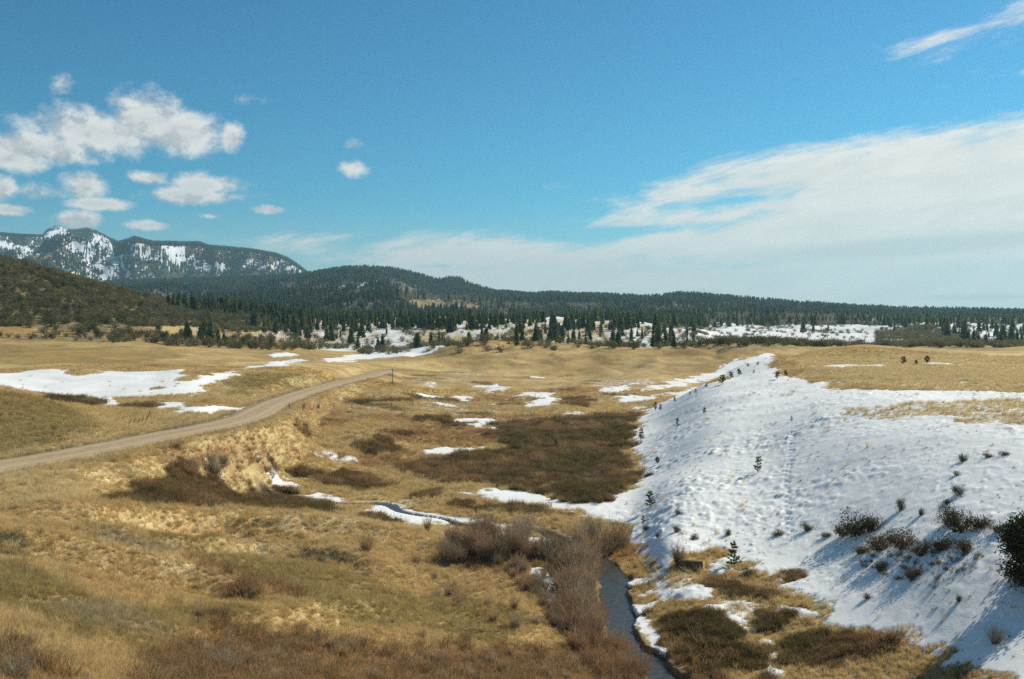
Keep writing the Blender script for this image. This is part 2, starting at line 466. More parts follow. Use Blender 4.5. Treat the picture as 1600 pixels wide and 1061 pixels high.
def poly_sdf(poly, dens=9):
    """signed distance in metres (positive inside) from a photo outline laid on the ground"""
    pts = []
    for (u0, v0), (u1, v1) in zip(poly, poly[1:] + poly[:1]):
        nseg = max(1, int(math.hypot(u1 - u0, v1 - v0) / dens))
        for i in range(nseg):
            t = i / nseg
            pts.append(to_ground(u0 + (u1 - u0) * t, v0 + (v1 - v0) * t))
    P = np.array(pts)
    S = np.full(RR.shape, -9.0)
    mg = 0.06
    m = (TH > P[:, 0].min() - mg) & (TH < P[:, 0].max() + mg) & (LR > P[:, 1].min() - mg) & (LR < P[:, 1].max() + mg)
    m[:, NF:] = False
    ii = np.flatnonzero(m.ravel())
    tf, lf, Sf, rf = TH.ravel(), LR.ravel(), S.ravel(), RR.ravel()
    A_, B_ = P, np.roll(P, -1, 0)
    AB = B_ - A_; L2 = (AB ** 2).sum(1) + 1e-12
    for s in range(0, len(ii), 30000):
        j = ii[s:s + 30000]
        dx = tf[j][:, None] - A_[:, 0]; dy = lf[j][:, None] - A_[:, 1]
        t = ((dx * AB[:, 0] + dy * AB[:, 1]) / L2).clip(0, 1)
        dd = ((dx - t * AB[:, 0]) ** 2 + (dy - t * AB[:, 1]) ** 2).min(1)
        y0 = A_[:, 1][None] > lf[j][:, None]; y1 = B_[:, 1][None] > lf[j][:, None]
        den = np.where(AB[:, 1] == 0, 1e-12, AB[:, 1])
        xi = A_[:, 0] + (lf[j][:, None] - A_[:, 1]) * AB[:, 0] / den
        ins = ((y0 != y1) & (tf[j][:, None] < xi)).sum(1) % 2 == 1
        Sf[j] = np.where(ins, 1, -1) * np.sqrt(dd) * rf[j]
    return Sf.reshape(RR.shape)


def soft():
    return 0.35 + RR * 0.006


SOFT = soft()
EDGE = (1.3 * fbm(GX / 6, GY / 6, 3, 201) + 1.2 * fbm(GX / 2, GY / 1.5, 4, 202, .65)) * (0.45 + RR / 130)
def cover(polys, cap=1.0, add=0.0, dens=9, wob_=1.0):
    """-1 .. cap field: above 0 inside the outlines"""
    O = np.full(RR.shape, -1.0)
    for p in polys:
        O = np.maximum(O, np.clip((poly_sdf(p, dens) + EDGE * wob_) / SOFT + add, -1, cap))
    return O


# ---- outlines traced on the ground
SNOW_MAIN = [[(1212, 556), (1160, 569), (1115, 582), (1070, 592), (1030, 601), (1035, 606), (1075, 603), (1050, 618), (1028, 630), (1005, 645), (990, 675),
              (985, 700), (1000, 735), (992, 765), (962, 775), (925, 786), (872, 784), (905, 797), (950, 812), (972, 822), (984, 850), (1004, 872), (1018, 888), (986, 897),
              (966, 903), (962, 925), (962, 938), (985, 966), (1010, 1000), (1030, 1035), (1062, 1061), (1100, 1090), (1300, 1110), (1500, 1105), (1750, 1080), (2000, 1000),
              (2000, 640), (1750, 625), (1600, 612), (1500, 611), (1400, 612), (1300, 604), (1245, 591), (1222, 588)]]
SNOW = [
    [(0, 584), (60, 580), (103, 579), (106, 589), (125, 592), (158, 580), (280, 580), (283, 589), (262, 596), (292, 597), (240, 608), (208, 616), (260, 607), (320, 592), (345, 583),
     (365, 581), (362, 587), (332, 597), (310, 610), (306, 617), (255, 619), (205, 621), (150, 623), (100, 620), (45, 613), (0, 606), (-120, 600), (-120, 585)],
    [(150, 624), (176, 622), (184, 632), (155, 633)], [(215, 630), (235, 628), (236, 636), (216, 635)], [(238, 632), (250, 628), (275, 630), (286, 638), (240, 638)],
    [(280, 637), (300, 636), (365, 638), (362, 643), (290, 643)], [(118, 626), (128, 625), (130, 631), (120, 631)],
    [(380, 573), (420, 569), (470, 562), (470, 565), (430, 571), (385, 576)], [(422, 555), (455, 552), (450, 557), (425, 558)],
    [(512, 562), (560, 554), (640, 545), (700, 537), (692, 546), (640, 556), (560, 562), (515, 566)],
    [(308, 674), (340, 662), (365, 648), (385, 637), (387, 640), (369, 652), (343, 666), (311, 677)],
    [(755, 610), (775, 600), (780, 608), (772, 612)], [(742, 604), (758, 601), (760, 606), (745, 607)], [(805, 620), (820, 613), (850, 616), (862, 621), (830, 623)],
    [(823, 633), (840, 626), (868, 621), (865, 632), (840, 635)], [(708, 620), (728, 620), (728, 626), (710, 625)], [(826, 582), (832, 583), (842, 588), (838, 589), (827, 587)],
    [(718, 655), (745, 653), (772, 659), (760, 664), (745, 668), (755, 661), (722, 659)], [(768, 668), (777, 668), (776, 674), (769, 672)], [(877, 645), (905, 643), (903, 647), (880, 648)],
    [(666, 618), (685, 618), (684, 624), (668, 623)], [(950, 610), (985, 598), (982, 608), (955, 612)], [(958, 620), (985, 615), (1002, 619), (1012, 625), (975, 627)],
    [(1000, 606), (1028, 601), (1040, 606), (1005, 612)], [(1002, 617), (1050, 610), (1062, 612), (1030, 621), (1005, 624)],
    [(665, 706), (700, 701), (740, 703), (725, 710), (670, 711)], [(915, 695), (925, 693), (930, 700), (918, 702)], [(990, 640), (1000, 632), (1012, 640), (1000, 646)],
    [(703, 768), (740, 771), (770, 762), (812, 768), (850, 778), (862, 788), (830, 787), (790, 785), (740, 777)], [(845, 780), (880, 786), (905, 795), (870, 796)],
    [(578, 791), (620, 796), (680, 801), (730, 807), (790, 815), (796, 821), (740, 819), (660, 810), (600, 804)],
    [(338, 748), (350, 745), (352, 752), (340, 754)], [(430, 757), (450, 760), (470, 768), (450, 767)], [(480, 770), (520, 778), (560, 787), (530, 786), (490, 777)], [(610, 806), (690, 816), (760, 826), (700, 822), (620, 811)], [(770, 830), (850, 838), (885, 842), (880, 850), (830, 848), (775, 838)],
    [(862, 840), (884, 836), (888, 842), (866, 844)], [(825, 888), (850, 886), (858, 893), (840, 898)], [(852, 912), (872, 910), (887, 922), (882, 948), (868, 938), (856, 925)],
    [(1250, 1000), (1262, 996), (1272, 1045), (1262, 1061), (1255, 1040)], [(985, 512), (1012, 516), (1012, 541), (986, 541)],
    [(1340, 643), (1350, 640), (1352, 645)],
    [(1300, 571), (1378, 569), (1378, 571.5), (1300, 573)], [(1455, 567), (1478, 567), (1478, 569.5), (1455, 569.5)]]
SNOW_SPARSE = [
    [(560, 780), (640, 785), (700, 795), (600, 795)],
    [(1222, 588), (1245, 591), (1300, 604), (1400, 612), (1600, 611), (1900, 625), (1900, 600), (1600, 600), (1400, 598), (1300, 592)],
    [(735, 600), (790, 604), (800, 612), (745, 616)], [(660, 630), (720, 633), (790, 645), (720, 648), (650, 638)], [(560, 700), (600, 698), (610, 705), (560, 706)],
    [(600, 640), (640, 642), (620, 650)], [(440, 745), (480, 748), (470, 755)], [(240, 640), (330, 646), (340, 652), (250, 650)], [(680, 583), (745, 585), (745, 588), (680, 586)],
    [(930, 596), (1010, 590), (1020, 600), (930, 604)], [(400, 500), (640, 510), (640, 545), (500, 540), (400, 530)], [(225, 488), (275, 494), (330, 520), (290, 512)]]
BARE = [
    [(955, 862), (985, 860), (998, 884), (1014, 893), (985, 906), (962, 902)], [(965, 925), (990, 915), (1017, 925), (1010, 938), (985, 945)],
    [(1006, 955), (1030, 936), (1060, 932), (1100, 938), (1128, 960), (1138, 995), (1190, 1012), (1196, 1070), (1190, 1110), (1100, 1100), (1070, 1058), (1052, 1020), (1028, 985)],
    [(1105, 905), (1180, 893), (1220, 902), (1232, 928), (1290, 942), (1306, 958), (1262, 966), (1200, 945), (1120, 928)],
    [(1180, 957), (1230, 948), (1270, 962), (1330, 978), (1382, 1008), (1450, 1028), (1545, 1050), (1600, 1085), (1500, 1130), (1215, 1110), (1214, 1020), (1182, 980)],
    [(1040, 884), (1055, 872), (1090, 866), (1104, 872), (1108, 890), (1092, 897), (1062, 890)], [(1210, 895), (1235, 890), (1252, 900), (1232, 908), (1212, 904)],
    [(1140, 884), (1165, 876), (1190, 878), (1165, 890)], [(1120, 861), (1130, 858), (1134, 864), (1122, 866)],
    [(1005, 612), (1060, 604), (1122, 591), (1126, 596), (1092, 604), (1060, 611), (1010, 618)], [(1000, 628), (1050, 621), (1048, 626), (1004, 634)]]
BARE_SPARSE = [[(1340, 642), (1450, 630), (1600, 622), (1900, 625), (1900, 675), (1600, 668), (1520, 660), (1450, 650), (1380, 653)],
               [(1320, 640), (1400, 636), (1400, 650), (1330, 650)], [(1120, 925), (1200, 940), (1260, 960), (1180, 975), (1120, 950)], [(1380, 985), (1420, 985), (1430, 1005), (1385, 1010)],
               [(1000, 885), (1060, 885), (1110, 900), (1060, 920), (1000, 905)], [(1140, 1000), (1200, 1000), (1215, 1061), (1190, 1061)]]
DARK = [
    [(148, 778), (180, 762), (230, 752), (300, 748), (360, 752), (420, 760), (470, 772), (495, 790), (508, 812), (460, 816), (380, 812), (300, 808), (240, 806), (190, 798), (155, 788)],
    [(775, 665), (850, 655), (930, 650), (1003, 643), (995, 660), (985, 680), (980, 700), (992, 722), (1000, 748), (985, 765), (940, 788), (900, 788), (850, 775), (800, 762), (760, 758),
     (700, 755), (640, 745), (628, 732), (680, 720), (760, 708), (790, 700), (780, 685)],
    [(455, 664), (500, 660), (517, 667), (480, 672)], [(428, 690), (440, 689), (455, 697), (440, 699)], [(530, 703), (560, 696), (578, 697), (588, 685), (608, 686), (625, 700), (600, 706), (560, 708)],
    [(495, 745), (540, 738), (590, 745), (612, 760), (560, 768), (500, 760)], [(415, 736), (440, 728), (470, 732), (500, 742), (460, 746)], [(610, 679), (640, 674), (664, 677), (640, 683)],
    [(692, 789), (730, 780), (762, 788), (740, 798), (700, 797)], [(740, 797), (800, 788), (850, 795), (870, 803), (800, 806)], [(866, 628), (880, 620), (910, 619), (943, 627), (935, 633), (890, 636)],
    [(645, 772), (690, 766), (697, 772), (660, 777)], [(864, 548), (872, 549), (884, 558), (876, 559)], [(870, 575), (890, 573), (893, 578), (878, 579)], [(575, 582), (640, 583), (692, 587), (690, 590), (630, 587), (575, 585)], [(905, 566), (930, 571), (928, 575), (905, 570)], [(50, 620), (100, 622), (150, 626), (160, 634), (100, 634)], [(555, 628), (640, 622), (668, 621), (668, 626), (600, 630), (560, 632)],
    [(570, 812), (595, 808), (610, 818), (590, 824)], [(180, 632), (240, 634), (240, 638), (190, 637)], [(735, 596), (760, 596), (790, 602), (780, 606)],
        [(1010, 955), (1040, 936), (1100, 942), (1128, 962), (1138, 995), (1150, 1010), (1100, 1020), (1060, 1005), (1032, 985)],
    [(1105, 905), (1180, 895), (1220, 905), (1230, 930), (1200, 935), (1120, 925)], [(1180, 957), (1230, 950), (1270, 965), (1215, 990), (1185, 975)],
    [(1225, 1000), (1300, 985), (1380, 1010), (1300, 1040), (1230, 1035)], [(1400, 1025), (1450, 1030), (1545, 1052), (1500, 1075), (1400, 1050)], [(1100, 1025), (1190, 1020), (1196, 1075), (1110, 1080)],
    [(1212, 893), (1235, 890), (1252, 900), (1232, 908)], [(640, 655), (700, 655), (690, 660), (650, 660)]]
RED = [
    [(590, 674), (650, 664), (720, 663), (775, 670), (790, 690), (740, 700), (640, 697), (600, 690)], [(830, 610), (900, 600), (1000, 598), (960, 612), (860, 616)],
    [(740, 615), (810, 620), (810, 630), (740, 625)], [(640, 655), (770, 650), (770, 662), (640, 665)], [(440, 700), (560, 712), (660, 705), (620, 728), (470, 722)],
    [(0, 1010), (40, 1030), (100, 1061), (100, 1100), (-200, 1100), (-200, 1000)], [(240, 1000), (330, 985), (430, 1000), (520, 1010), (640, 1020), (760, 1020), (900, 1000), (950, 980), (1000, 1030), (1060, 1075), (1060, 1120), (200, 1120)],
    [(255, 705), (330, 690), (400, 690), (420, 720), (370, 745), (300, 745), (255, 730)], [(700, 850), (860, 850), (950, 900), (960, 1000), (880, 1000), (850, 940), (780, 895), (700, 880)],
    [(280, 895), (330, 880), (420, 900), (500, 930), (440, 950), (330, 930)], [(1045, 990), (1100, 985), (1130, 1010), (1120, 1061), (1050, 1050)], [(890, 845), (985, 840), (1000, 870), (960, 885), (900, 870)]]
GREEN_AND_SHADE = [  # olive ground, with shade of the terrace troughs painted in too
        [(-200, 612), (0, 612), (60, 622), (140, 648), (170, 665), (120, 690), (60, 705), (-200, 730)], [(345, 600), (380, 586), (440, 582), (500, 590), (470, 602), (420, 610), (360, 620)],
    [(-100, 880), (40, 880), (120, 930), (180, 1000), (120, 1000), (40, 960), (-100, 930)], [(100, 850), (250, 845), (400, 855), (560, 890), (640, 940), (700, 960), (620, 1000), (480, 960), (340, 900), (200, 880)],
    [(250, 825), (380, 838), (480, 850), (560, 862), (480, 862), (350, 855)], [(200, 962), (330, 960), (420, 980), (400, 1061), (250, 1061), (180, 1000)],
    [(930, 545), (985, 548), (1000, 560), (960, 568), (930, 558)], [(1150, 542), (1230, 541), (1260, 550), (1180, 556)], [(700, 548), (800, 552), (820, 562), (720, 560)], [(0, 540), (200, 545), (300, 556), (200, 568), (-100, 570), (-100, 545)], [(600, 920), (760, 930), (860, 980), (760, 1010), (640, 990)]]  # opening outlines paint shaded flanks onto the golden hills
GREY = [[(80, 945), (150, 950), (250, 990), (330, 1040), (200, 1000), (130, 990)], [(100, 820), (180, 840), (330, 870), (260, 885), (150, 860)]]

STRAW_LIT = [[(150, 806), (250, 812), (400, 818), (520, 822), (620, 838), (700, 850), (600, 846), (480, 838), (350, 826), (200, 824), (120, 815)],  # pale straw grass; the terrace crest bands are painted sunlight
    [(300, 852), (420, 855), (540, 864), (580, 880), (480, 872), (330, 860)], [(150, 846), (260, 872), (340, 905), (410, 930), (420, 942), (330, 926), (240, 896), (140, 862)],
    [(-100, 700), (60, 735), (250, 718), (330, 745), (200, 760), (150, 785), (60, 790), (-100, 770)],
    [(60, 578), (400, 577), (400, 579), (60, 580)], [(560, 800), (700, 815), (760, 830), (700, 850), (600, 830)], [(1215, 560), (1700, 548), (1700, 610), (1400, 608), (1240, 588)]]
straw_lit = cover(STRAW_LIT, 1.0)
snow = cover(SNOW_MAIN, 1.0, 0.0, 8)
snow = np.maximum(snow, cover(SNOW[:10], .9, 0.5, 6, .9))
snow = np.maximum(snow, cover(SNOW[10:], .75, 0.3, 6, 1.3))
snow = np.maximum(snow, cover(SNOW_SPARSE, -0.08, -0.1))
bare = cover(BARE, 1.0, 0.1, 6, 1.3)
bare = np.maximum(bare, cover(BARE_SPARSE, -0.12, 0))
snow = np.minimum(snow, -bare)
dark = cover(DARK, 1.0, 0.1, 6, 1.1)
red = cover(RED, 1.0)
green = cover(GREEN_AND_SHADE, 1.0)
greyc = cover(GREY, 1.0)
# keep near outlines from bleeding onto far ground and the other way round: all of them are laid by sight line
UU = 800 + F * np.tan(np.clip(TH, -1.2, 1.2))
Zs_v = Zg
far_n = fbm(GX / 60, GY / 130, 4, 41)
far_n2 = fbm(GX / 14, GY / 50, 4, 43)
foot = (RR > 640) & (UU > 1070) & (RR < 1700)
snow = np.where(foot, 0.35 * far_n + 0.6 * far_n2 + 0.42 - 0.25 * sstep(RR, 1100, 1500), snow)
mid = (RR > 560) & (UU > 480) & (UU <= 1070) & (RR < 1700)
snow = np.where(mid, np.maximum(snow, 0.5 * far_n + 0.6 * far_n2 + 0.05), snow)
scrubhill = (RR > 400) & (UU <= 480)
vst = fbm(GX / 9, GY / 16, 4, 55)
vz = (UU > 430) & (UU < 1030) & (RR > 125) & (RR < 300) & (Zs_v < 4.5)
snow = np.where(vz, np.maximum(snow, np.clip((vst - .62) * 3, -1, .35)), snow)
snow[RD < ROAD_W + .3] = -1
Zs = Zg.copy()

# ---- relief
und = fbm(GX / 9, GY / 9, 2, 11)
hum = fbm(GX / 1.3, GY / 1.3, 3, 12)
tuss = fbm(GX / .62, GY / .62, 2, 13)
keep = sstep(RD, ROAD_W + .5, ROAD_W + 6) * sstep(CD, 1.5, 4)
amp = np.clip(RR / 60, .3, 6)
Zs += und * 0.16 * keep * np.clip(amp, 0, 2.5)
mainslope = np.clip(snow, 0, 1) * (RR < 240) * (UU > 900)
grassy = np.clip(-snow, 0, 1)
Zs += (hum * 0.055 + tuss * 0.035) * keep * grassy * (RR < 200)
steep = sstep(RR, 55, 70) * (1 - sstep(RR, 125, 190))
patch_ = sstep(fbm(GX / 8, GY / 8, 3, 19), -.25, .5)
Zs += (np.maximum(hum, -0.15) * 0.09 + np.maximum(tuss, -.1) * 0.085) * mainslope * (0.14 + 1.5 * steep * patch_)
bmp_ = np.maximum(fbm(GX / .9, GY / .9, 2, 14) - .12, 0)
Zs += np.minimum(bmp_, .35) * .42 * mainslope * steep * (.25 + .75 * patch_)
Zs += np.maximum(fbm(GX / .42, GY / .42, 2, 15) - .1, 0) * .13 * mainslope * sstep(fbm(GX / 5, GY / 5, 2, 16), -.3, .4)
Zs += 0.10 * sstep(snow, -0.05, 0.35) * (RR < 400)
hillr = sstep(RR, 270, 360) * (1 - sstep(UU, 940, 1040) * (1 - sstep(RR, 340, 410))) * (1 - sstep(RR, 560, 640)) * sstep(UU, 560, 700)
hn = fbm(GX / 55, GY / 60, 4, 24)
Zs += hillr * (hn * 6.5 - 2.2 * np.maximum(0, .25 - np.abs(fbm(GX / 40, GY / 90, 3, 25))) / .25 * sstep(hn, -.4, .3)) * (1 - .6 * sstep(RR, 430, 480))
Zs += far_n * sstep(RR, 650, 1000) * 4.0 + far_n2 * sstep(RR, 500, 800) * 1.2
# sagging terrace ledges in the near left bank
for CRL, A_c, wn_, wf_ in (([(60, 798), (150, 806), (250, 812), (350, 817), (450, 821), (520, 826), (600, 836), (660, 846)], .95, 1.5, 6.0),
                       ([(250, 850), (320, 853), (400, 856), (480, 861), (560, 874), (620, 888)], .75, 1.3, 4.5),
                       ([(-40, 838), (40, 848), (140, 862), (220, 880), (300, 902), (380, 924), (430, 938)], 1.0, 1.4, 6.0),
                       ([(150, 985), (260, 1000), (380, 985), (520, 960), (640, 950)], .45, 1.3, 4.0)):
    g_ = np.array([to_ground(*p) for p in CRL])
    th_w = np.interp(TH, g_[:, 0], np.arange(len(g_)))
    rl = np.exp(np.interp(TH, g_[:, 0], g_[:, 1]))
    sg = rl - RR + 1.1 * fbm(GX / 7, GY / 7, 3, 29)
    ends = sstep(TH, g_[0, 0] - .06, g_[0, 0] + .05) * (1 - sstep(TH, g_[-1, 0] - .06, g_[-1, 0] + .03))
    Zs += A_c * ends * np.where(sg > 0, np.exp(-(sg / wn_) ** 2) - .45 * np.exp(-((sg - 2.6 * wn_) / (1.4 * wn_)) ** 2), np.exp(-(sg / wf_) ** 2))
lob = fbm(GX / 16, GY / 7, 3, 23)
Zs += lob * 0.55 * (1 - sstep(UU, 700, 850)) * (1 - sstep(RR, 82, 100)) * keep
# a small eroded cleft
clx, cly = ground_xy(72, 945)
cd_ = np.hypot((GX - clx) - 0.5 * (GY - cly), (GY - cly) * .35)
Zs -= 0.75 * np.exp(-(cd_ / 0.55) ** 2)
# footprints up the snow
tr = [(1233, 838), (1230, 800), (1228, 760), (1235, 720), (1238, 690), (1240, 668)]
for (ua, va), (ub, vb) in zip(tr[:-1], tr[1:]):
    a = np.array(ground_xy(ua, va)); b = np.array(ground_xy(ub, vb))
    L = np.linalg.norm(b - a)
    for i in range(int(L / .7)):
        p = a + (b - a) * (i * .7 / L) + ((i % 2) * .36 - .18, 0)
        m = (np.abs(GX - p[0]) < 1) & (np.abs(GY - p[1]) < 1)
        Zs[m] -= 0.13 * np.exp(-(((GX[m] - p[0]) / .2) ** 2 + ((GY[m] - p[1]) / .26) ** 2) ** 1.5)
# creek bed
ck = 1 - sstep(CD, creek_w * 0.7, creek_w * 1.05 + .2)
Zs = Zs * (1 - ck) + (CH - 0.45 + .3 * sstep(RR, 82, 95)) * ck
start_d = np.hypot(GX - creek_path[0, 0], GY - creek_path[0, 1])
bk = (1 - sstep(CD, creek_w + .2, creek_w + 4.5)) * (1 - ck) * sstep(start_d, 5, 16)
Zs = np.where(bk > 0, Zs * (1 - bk * .8) + np.minimum(Zs, CH + 0.22) * bk * .8, Zs)
Zs = np.where((CD < 6) & (ck <= 0), np.maximum(Zs, CH + 0.05), Zs)
snow = np.where(CD < creek_w * 0.9 + .1, -1, snow)
Zs = np.where(RR > 2200, 14, Zs)

# ---- ground colour (albedo)
def C3(r, g, b): return np.array([r, g, b])
GOLD, GOLD2, STRAW = C3(.50, .36, .165), C3(.42, .29, .13), C3(.62, .475, .25)
OLIVE, DARKB, REDB, GREYB, SCRUB = C3(.29, .215, .085), C3(.15, .105, .05), C3(.30, .165, .08), C3(.34, .265, .15), C3(.17, .135, .07)
nb1 = (fbm(GX / 22, GY / 22, 4, 31) + 1) / 2
nb2 = (fbm(GX / 5, GY / 5, 4, 32) + 1) / 2
nb3 = (fbm(GX / 60, GY / 90, 3, 33) + 1) / 2


def lerp3(a, b, f):
    return a + (b - a) * f[..., None]


col = lerp3(np.broadcast_to(GOLD2, RR.shape + (3,)), STRAW, sstep(nb1 * .6 + nb2 * .5, .35, .75))
col = lerp3(col, GOLD, sstep(nb3, .35, .7) * .7)
nearleft = (UU < 900) & (RR < 75)
col = lerp3(col, OLIVE, sstep(nb2 * .5 + nb1 * .6, .52, .78) * np.where(nearleft, .62, .28))
j = (nb2 - .5) * 1.4
col = lerp3(col, OLIVE, sstep(green + j, -.3, .8) * .75)  # olive ground colour plus painted trough and hillside shade
col = lerp3(col, STRAW, sstep(straw_lit + (nb1 - .5) * 1.2, -.3, .8) * .85)  # straw grass, also lightening the crests as if sunlit
col = lerp3(col, GREYB, sstep(greyc + j, -.3, .7) * .8)
col = lerp3(col, REDB, sstep(red + j * .9 + (tuss * .3), -.2, .9) * .55)
dn_ = fbm(GX / 3.2, GY / 3.2, 4, 35)
dark = dark + dn_ * .7 * (dark > -1)
dark = dark - sstep(fbm(GX / 4.5, GY / 6, 3, 36), .12, .45) * np.where(UU > 1010, 1.5, .75)
col = lerp3(col, DARKB, sstep(dark, -.15, .45) * .9)
valley = (UU > 430) & (UU < 1010) & (RR > 130) & (RR < 330) & (Zg < 3.6)
col = lerp3(col, REDB, sstep(fbm(GX / 18, GY / 12, 4, 51), .05, .5) * .55 * valley)
col = lerp3(col, DARKB, sstep(fbm(GX / 9, GY / 7, 4, 52), .22, .5) * .8 * valley)
hillgold = (RR > 300) & (RR < 560)
col = lerp3(col, GOLD2 * C3(.95, .88, .7), .75 * hillgold * sstep(fbm(GX / 30, GY / 50, 4, 37), -.5, .5))
col = lerp3(col, OLIVE, .5 * hillgold * sstep(fbm(GX / 22, GY / 40, 4, 38), .1, .6))
col = np.where((RR > 250)[..., None] & (RR < 620)[..., None], col * C3(.97, .92, .78), col)
shk = sstep(fbm(GX / 40, GY / 40, 4, 61) + sstep(Zg, 8, 24) * 1.3 - .35, -.2, .5)
col = np.where((scrubhill & (RR > 400))[..., None], lerp3(col, SCRUB, shk * .85), col)
col = np.where(foot[..., None], lerp3(np.broadcast_to(GREYB * .8, col.shape), SCRUB, sstep(far_n2, -.3, .3)), col)
col = lerp3(col, C3(.30, .24, .16), (1 - sstep(RD, ROAD_W, ROAD_W + 1.6)) * .7)
bankc = (1 - sstep(CD, creek_w, creek_w + .8))
col = lerp3(col, C3(.13, .09, .05), bankc * .6)
col = col * (0.86 + 0.28 * (tuss[..., None] * .5 + .5))


for k_, t_ in enumerate(th_c):     # the ground cover carries on past the sides of the view
    e_ = NF - 1 if t_ < PI else 0
    if min(t_, 2 * PI - t_) < 1.4:
        snow[:, NF + k_] = snow[:, e_]
        col[:, NF + k_] = col[:, e_]
# ------------------------------------------------------------------ mesh helpers
def link(o, parent=None):
    sc.collection.objects.link(o)
    if parent is not None:
        o.parent = parent
    return o


def raw_mesh(name, co, faces, mats=(), smooth=False, midx=None, attrs=None):
    """faces: (n,3) or (n,4) int array"""
    me = bpy.data.meshes.new(name)
    co = np.asarray(co, np.float32); faces = np.asarray(faces, np.int32)
    me.vertices.add(len(co)); me.vertices.foreach_set('co', co.ravel())
    if len(faces):
        k_ = faces.shape[1]
        me.loops.add(faces.size); me.loops.foreach_set('vertex_index', faces.ravel())
        me.polygons.add(len(faces))
        me.polygons.foreach_set('loop_start', np.arange(0, faces.size, k_, dtype=np.int32))
        me.polygons.foreach_set('loop_total', np.full(len(faces), k_, np.int32))
    for m in mats:
        me.materials.append(m)
    if midx is not None:
        me.polygons.foreach_set('material_index', np.asarray(midx, np.int32))
    if len(faces):
        me.polygons.foreach_set('use_smooth', np.full(len(faces), smooth))
    for nm, (typ, arr) in (attrs or {}).items():
        a = me.attributes.new(nm, typ, 'POINT')
        arr = np.asarray(arr, np.float32)
        if typ == 'FLOAT_COLOR':
            a.data.foreach_set('color', np.c_[arr, np.ones(len(arr))].astype(np.float32).ravel())
        elif typ == 'FLOAT_VECTOR':
            a.data.foreach_set('vector', arr.ravel())
        else:
            a.data.foreach_set('value', arr.ravel())
    me.update(calc_edges=True)
    me.validate()
    return me


def tag(o, label=None, cat=None, group=None, kind=None):
    if label: o['label'] = label
    if cat: o['category'] = cat
    if group: o['group'] = group
    if kind: o['kind'] = kind
    return o


def new_mat(name):
    m = bpy.data.materials.new(name); m.use_nodes = True
    t = NT(m.node_tree); t.n.clear()
    o = t.new('ShaderNodeOutputMaterial'); b = t.new('ShaderNodeBsdfPrincipled')
    t.l.new(b.outputs[0], o.inputs[0])
    b.inputs['Specular IOR Level'].default_value = 0.2
    return m, t, b


def attr(t, name, typ='GEOMETRY'):
    n_ = t.new('ShaderNodeAttribute'); n_.attribute_name = name; n_.attribute_type = typ
    return n_


# ------------------------------------------------------------------ ground material
m_ground, t, b = new_mat('ground')
geo = t.new('ShaderNodeNewGeometry')
P = geo.outputs['Position']
tint = attr(t, 'tint').outputs['Color']
sn = attr(t, 'snow').outputs['Fac']
nA = t.noise(P, 0.9, 5, 0.6)
nB = t.noise(P, 5.0, 4, 0.65)
nC = t.noise(t.vm('MULTIPLY', P, (1, 1, .5)), 16, 3, 0.7)
s1 = t.m('MULTIPLY_ADD', t.m('SUBTRACT', nA, .5), 2.0, sn)
s1 = t.m('MULTIPLY_ADD', t.m('SUBTRACT', nB, .5), 1.1, s1)
s1 = t.m('MULTIPLY_ADD', t.m('SUBTRACT', nC, .5), 1.2, s1)
sf = t.rng(s1, -0.10, 0.22)
fine = t.rng(nB, .3, .7, .62, 1.42, False)
fine2 = t.rng(nC, .3, .7, .75, 1.25, False)
nD = t.noise(P, .16, 5, .65); nE = t.noise(t.vm('MULTIPLY', P, (1, .6, 1)), .045, 5, .65)
mid_ = t.m('MULTIPLY', t.rng(nD, .3, .7, .78, 1.24, False), t.rng(nE, .3, .7, .8, 1.2, False))
tint = t.mix(1.0, tint, t.comb(mid_, t.m('MULTIPLY', mid_, t.rng(nE, .3, .7, .97, 1.04)), mid_), 'MULTIPLY')
gcol = t.mix(1.0, tint, t.comb(fine, fine, fine), 'MULTIPLY')
gcol = t.mix(1.0, gcol, t.comb(fine2, fine2, fine2), 'MULTIPLY')
scol = t.mix(t.rng(nA, .35, .65), (.86, .85, .82), (.92, .91, .86))
# litter and stems showing through thin snow
lit = t.m('MULTIPLY', t.rng(t.noise(P, 7.5, 3, .7), .64, .74), t.rng(sn, 1.4, .2, .25, 1.0))
scol = t.mix(lit, scol, (.30, .24, .15))
t.l.new(t.mix(sf, gcol, scol), b.inputs['Base Color'])
b.inputs['Roughness'].default_value = .9
bmp = t.new('ShaderNodeBump')
bmp.inputs['Distance'].default_value = 0.12
hh = t.m('MULTIPLY_ADD', nC, 0.35, t.m('MULTIPLY_ADD', nA, .6, t.m('MULTIPLY', nB, 0.9)))
t.put(bmp.inputs['Height'], hh)
t.put(bmp.inputs['Strength'], t.rng(sf, 0, 1, .9, .2))
t.l.new(bmp.outputs[0], b.inputs['Normal'])

i_ = np.arange(NR - 1)[:, None] * NC
j_ = np.arange(NC)[None]
jn = np.r_[np.arange(1, NC), 0][None]
fcs = np.stack([i_ + j_, i_ + jn, i_ + NC + jn, i_ + NC + j_], -1).reshape(-1, 4)
co = np.stack([GX, GY, Zs], -1).reshape(-1, 3)
# close the hole under the viewer
c0 = len(co)
co = np.vstack([co, [[0, 0, 18.3]]])
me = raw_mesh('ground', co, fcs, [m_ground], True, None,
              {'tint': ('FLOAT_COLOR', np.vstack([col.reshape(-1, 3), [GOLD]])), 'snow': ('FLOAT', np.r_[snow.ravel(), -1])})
ground = link(bpy.data.objects.new('ground', me))
tag(ground, kind='structure')


def gz(x, y):
    return sample(Zs, x, y)


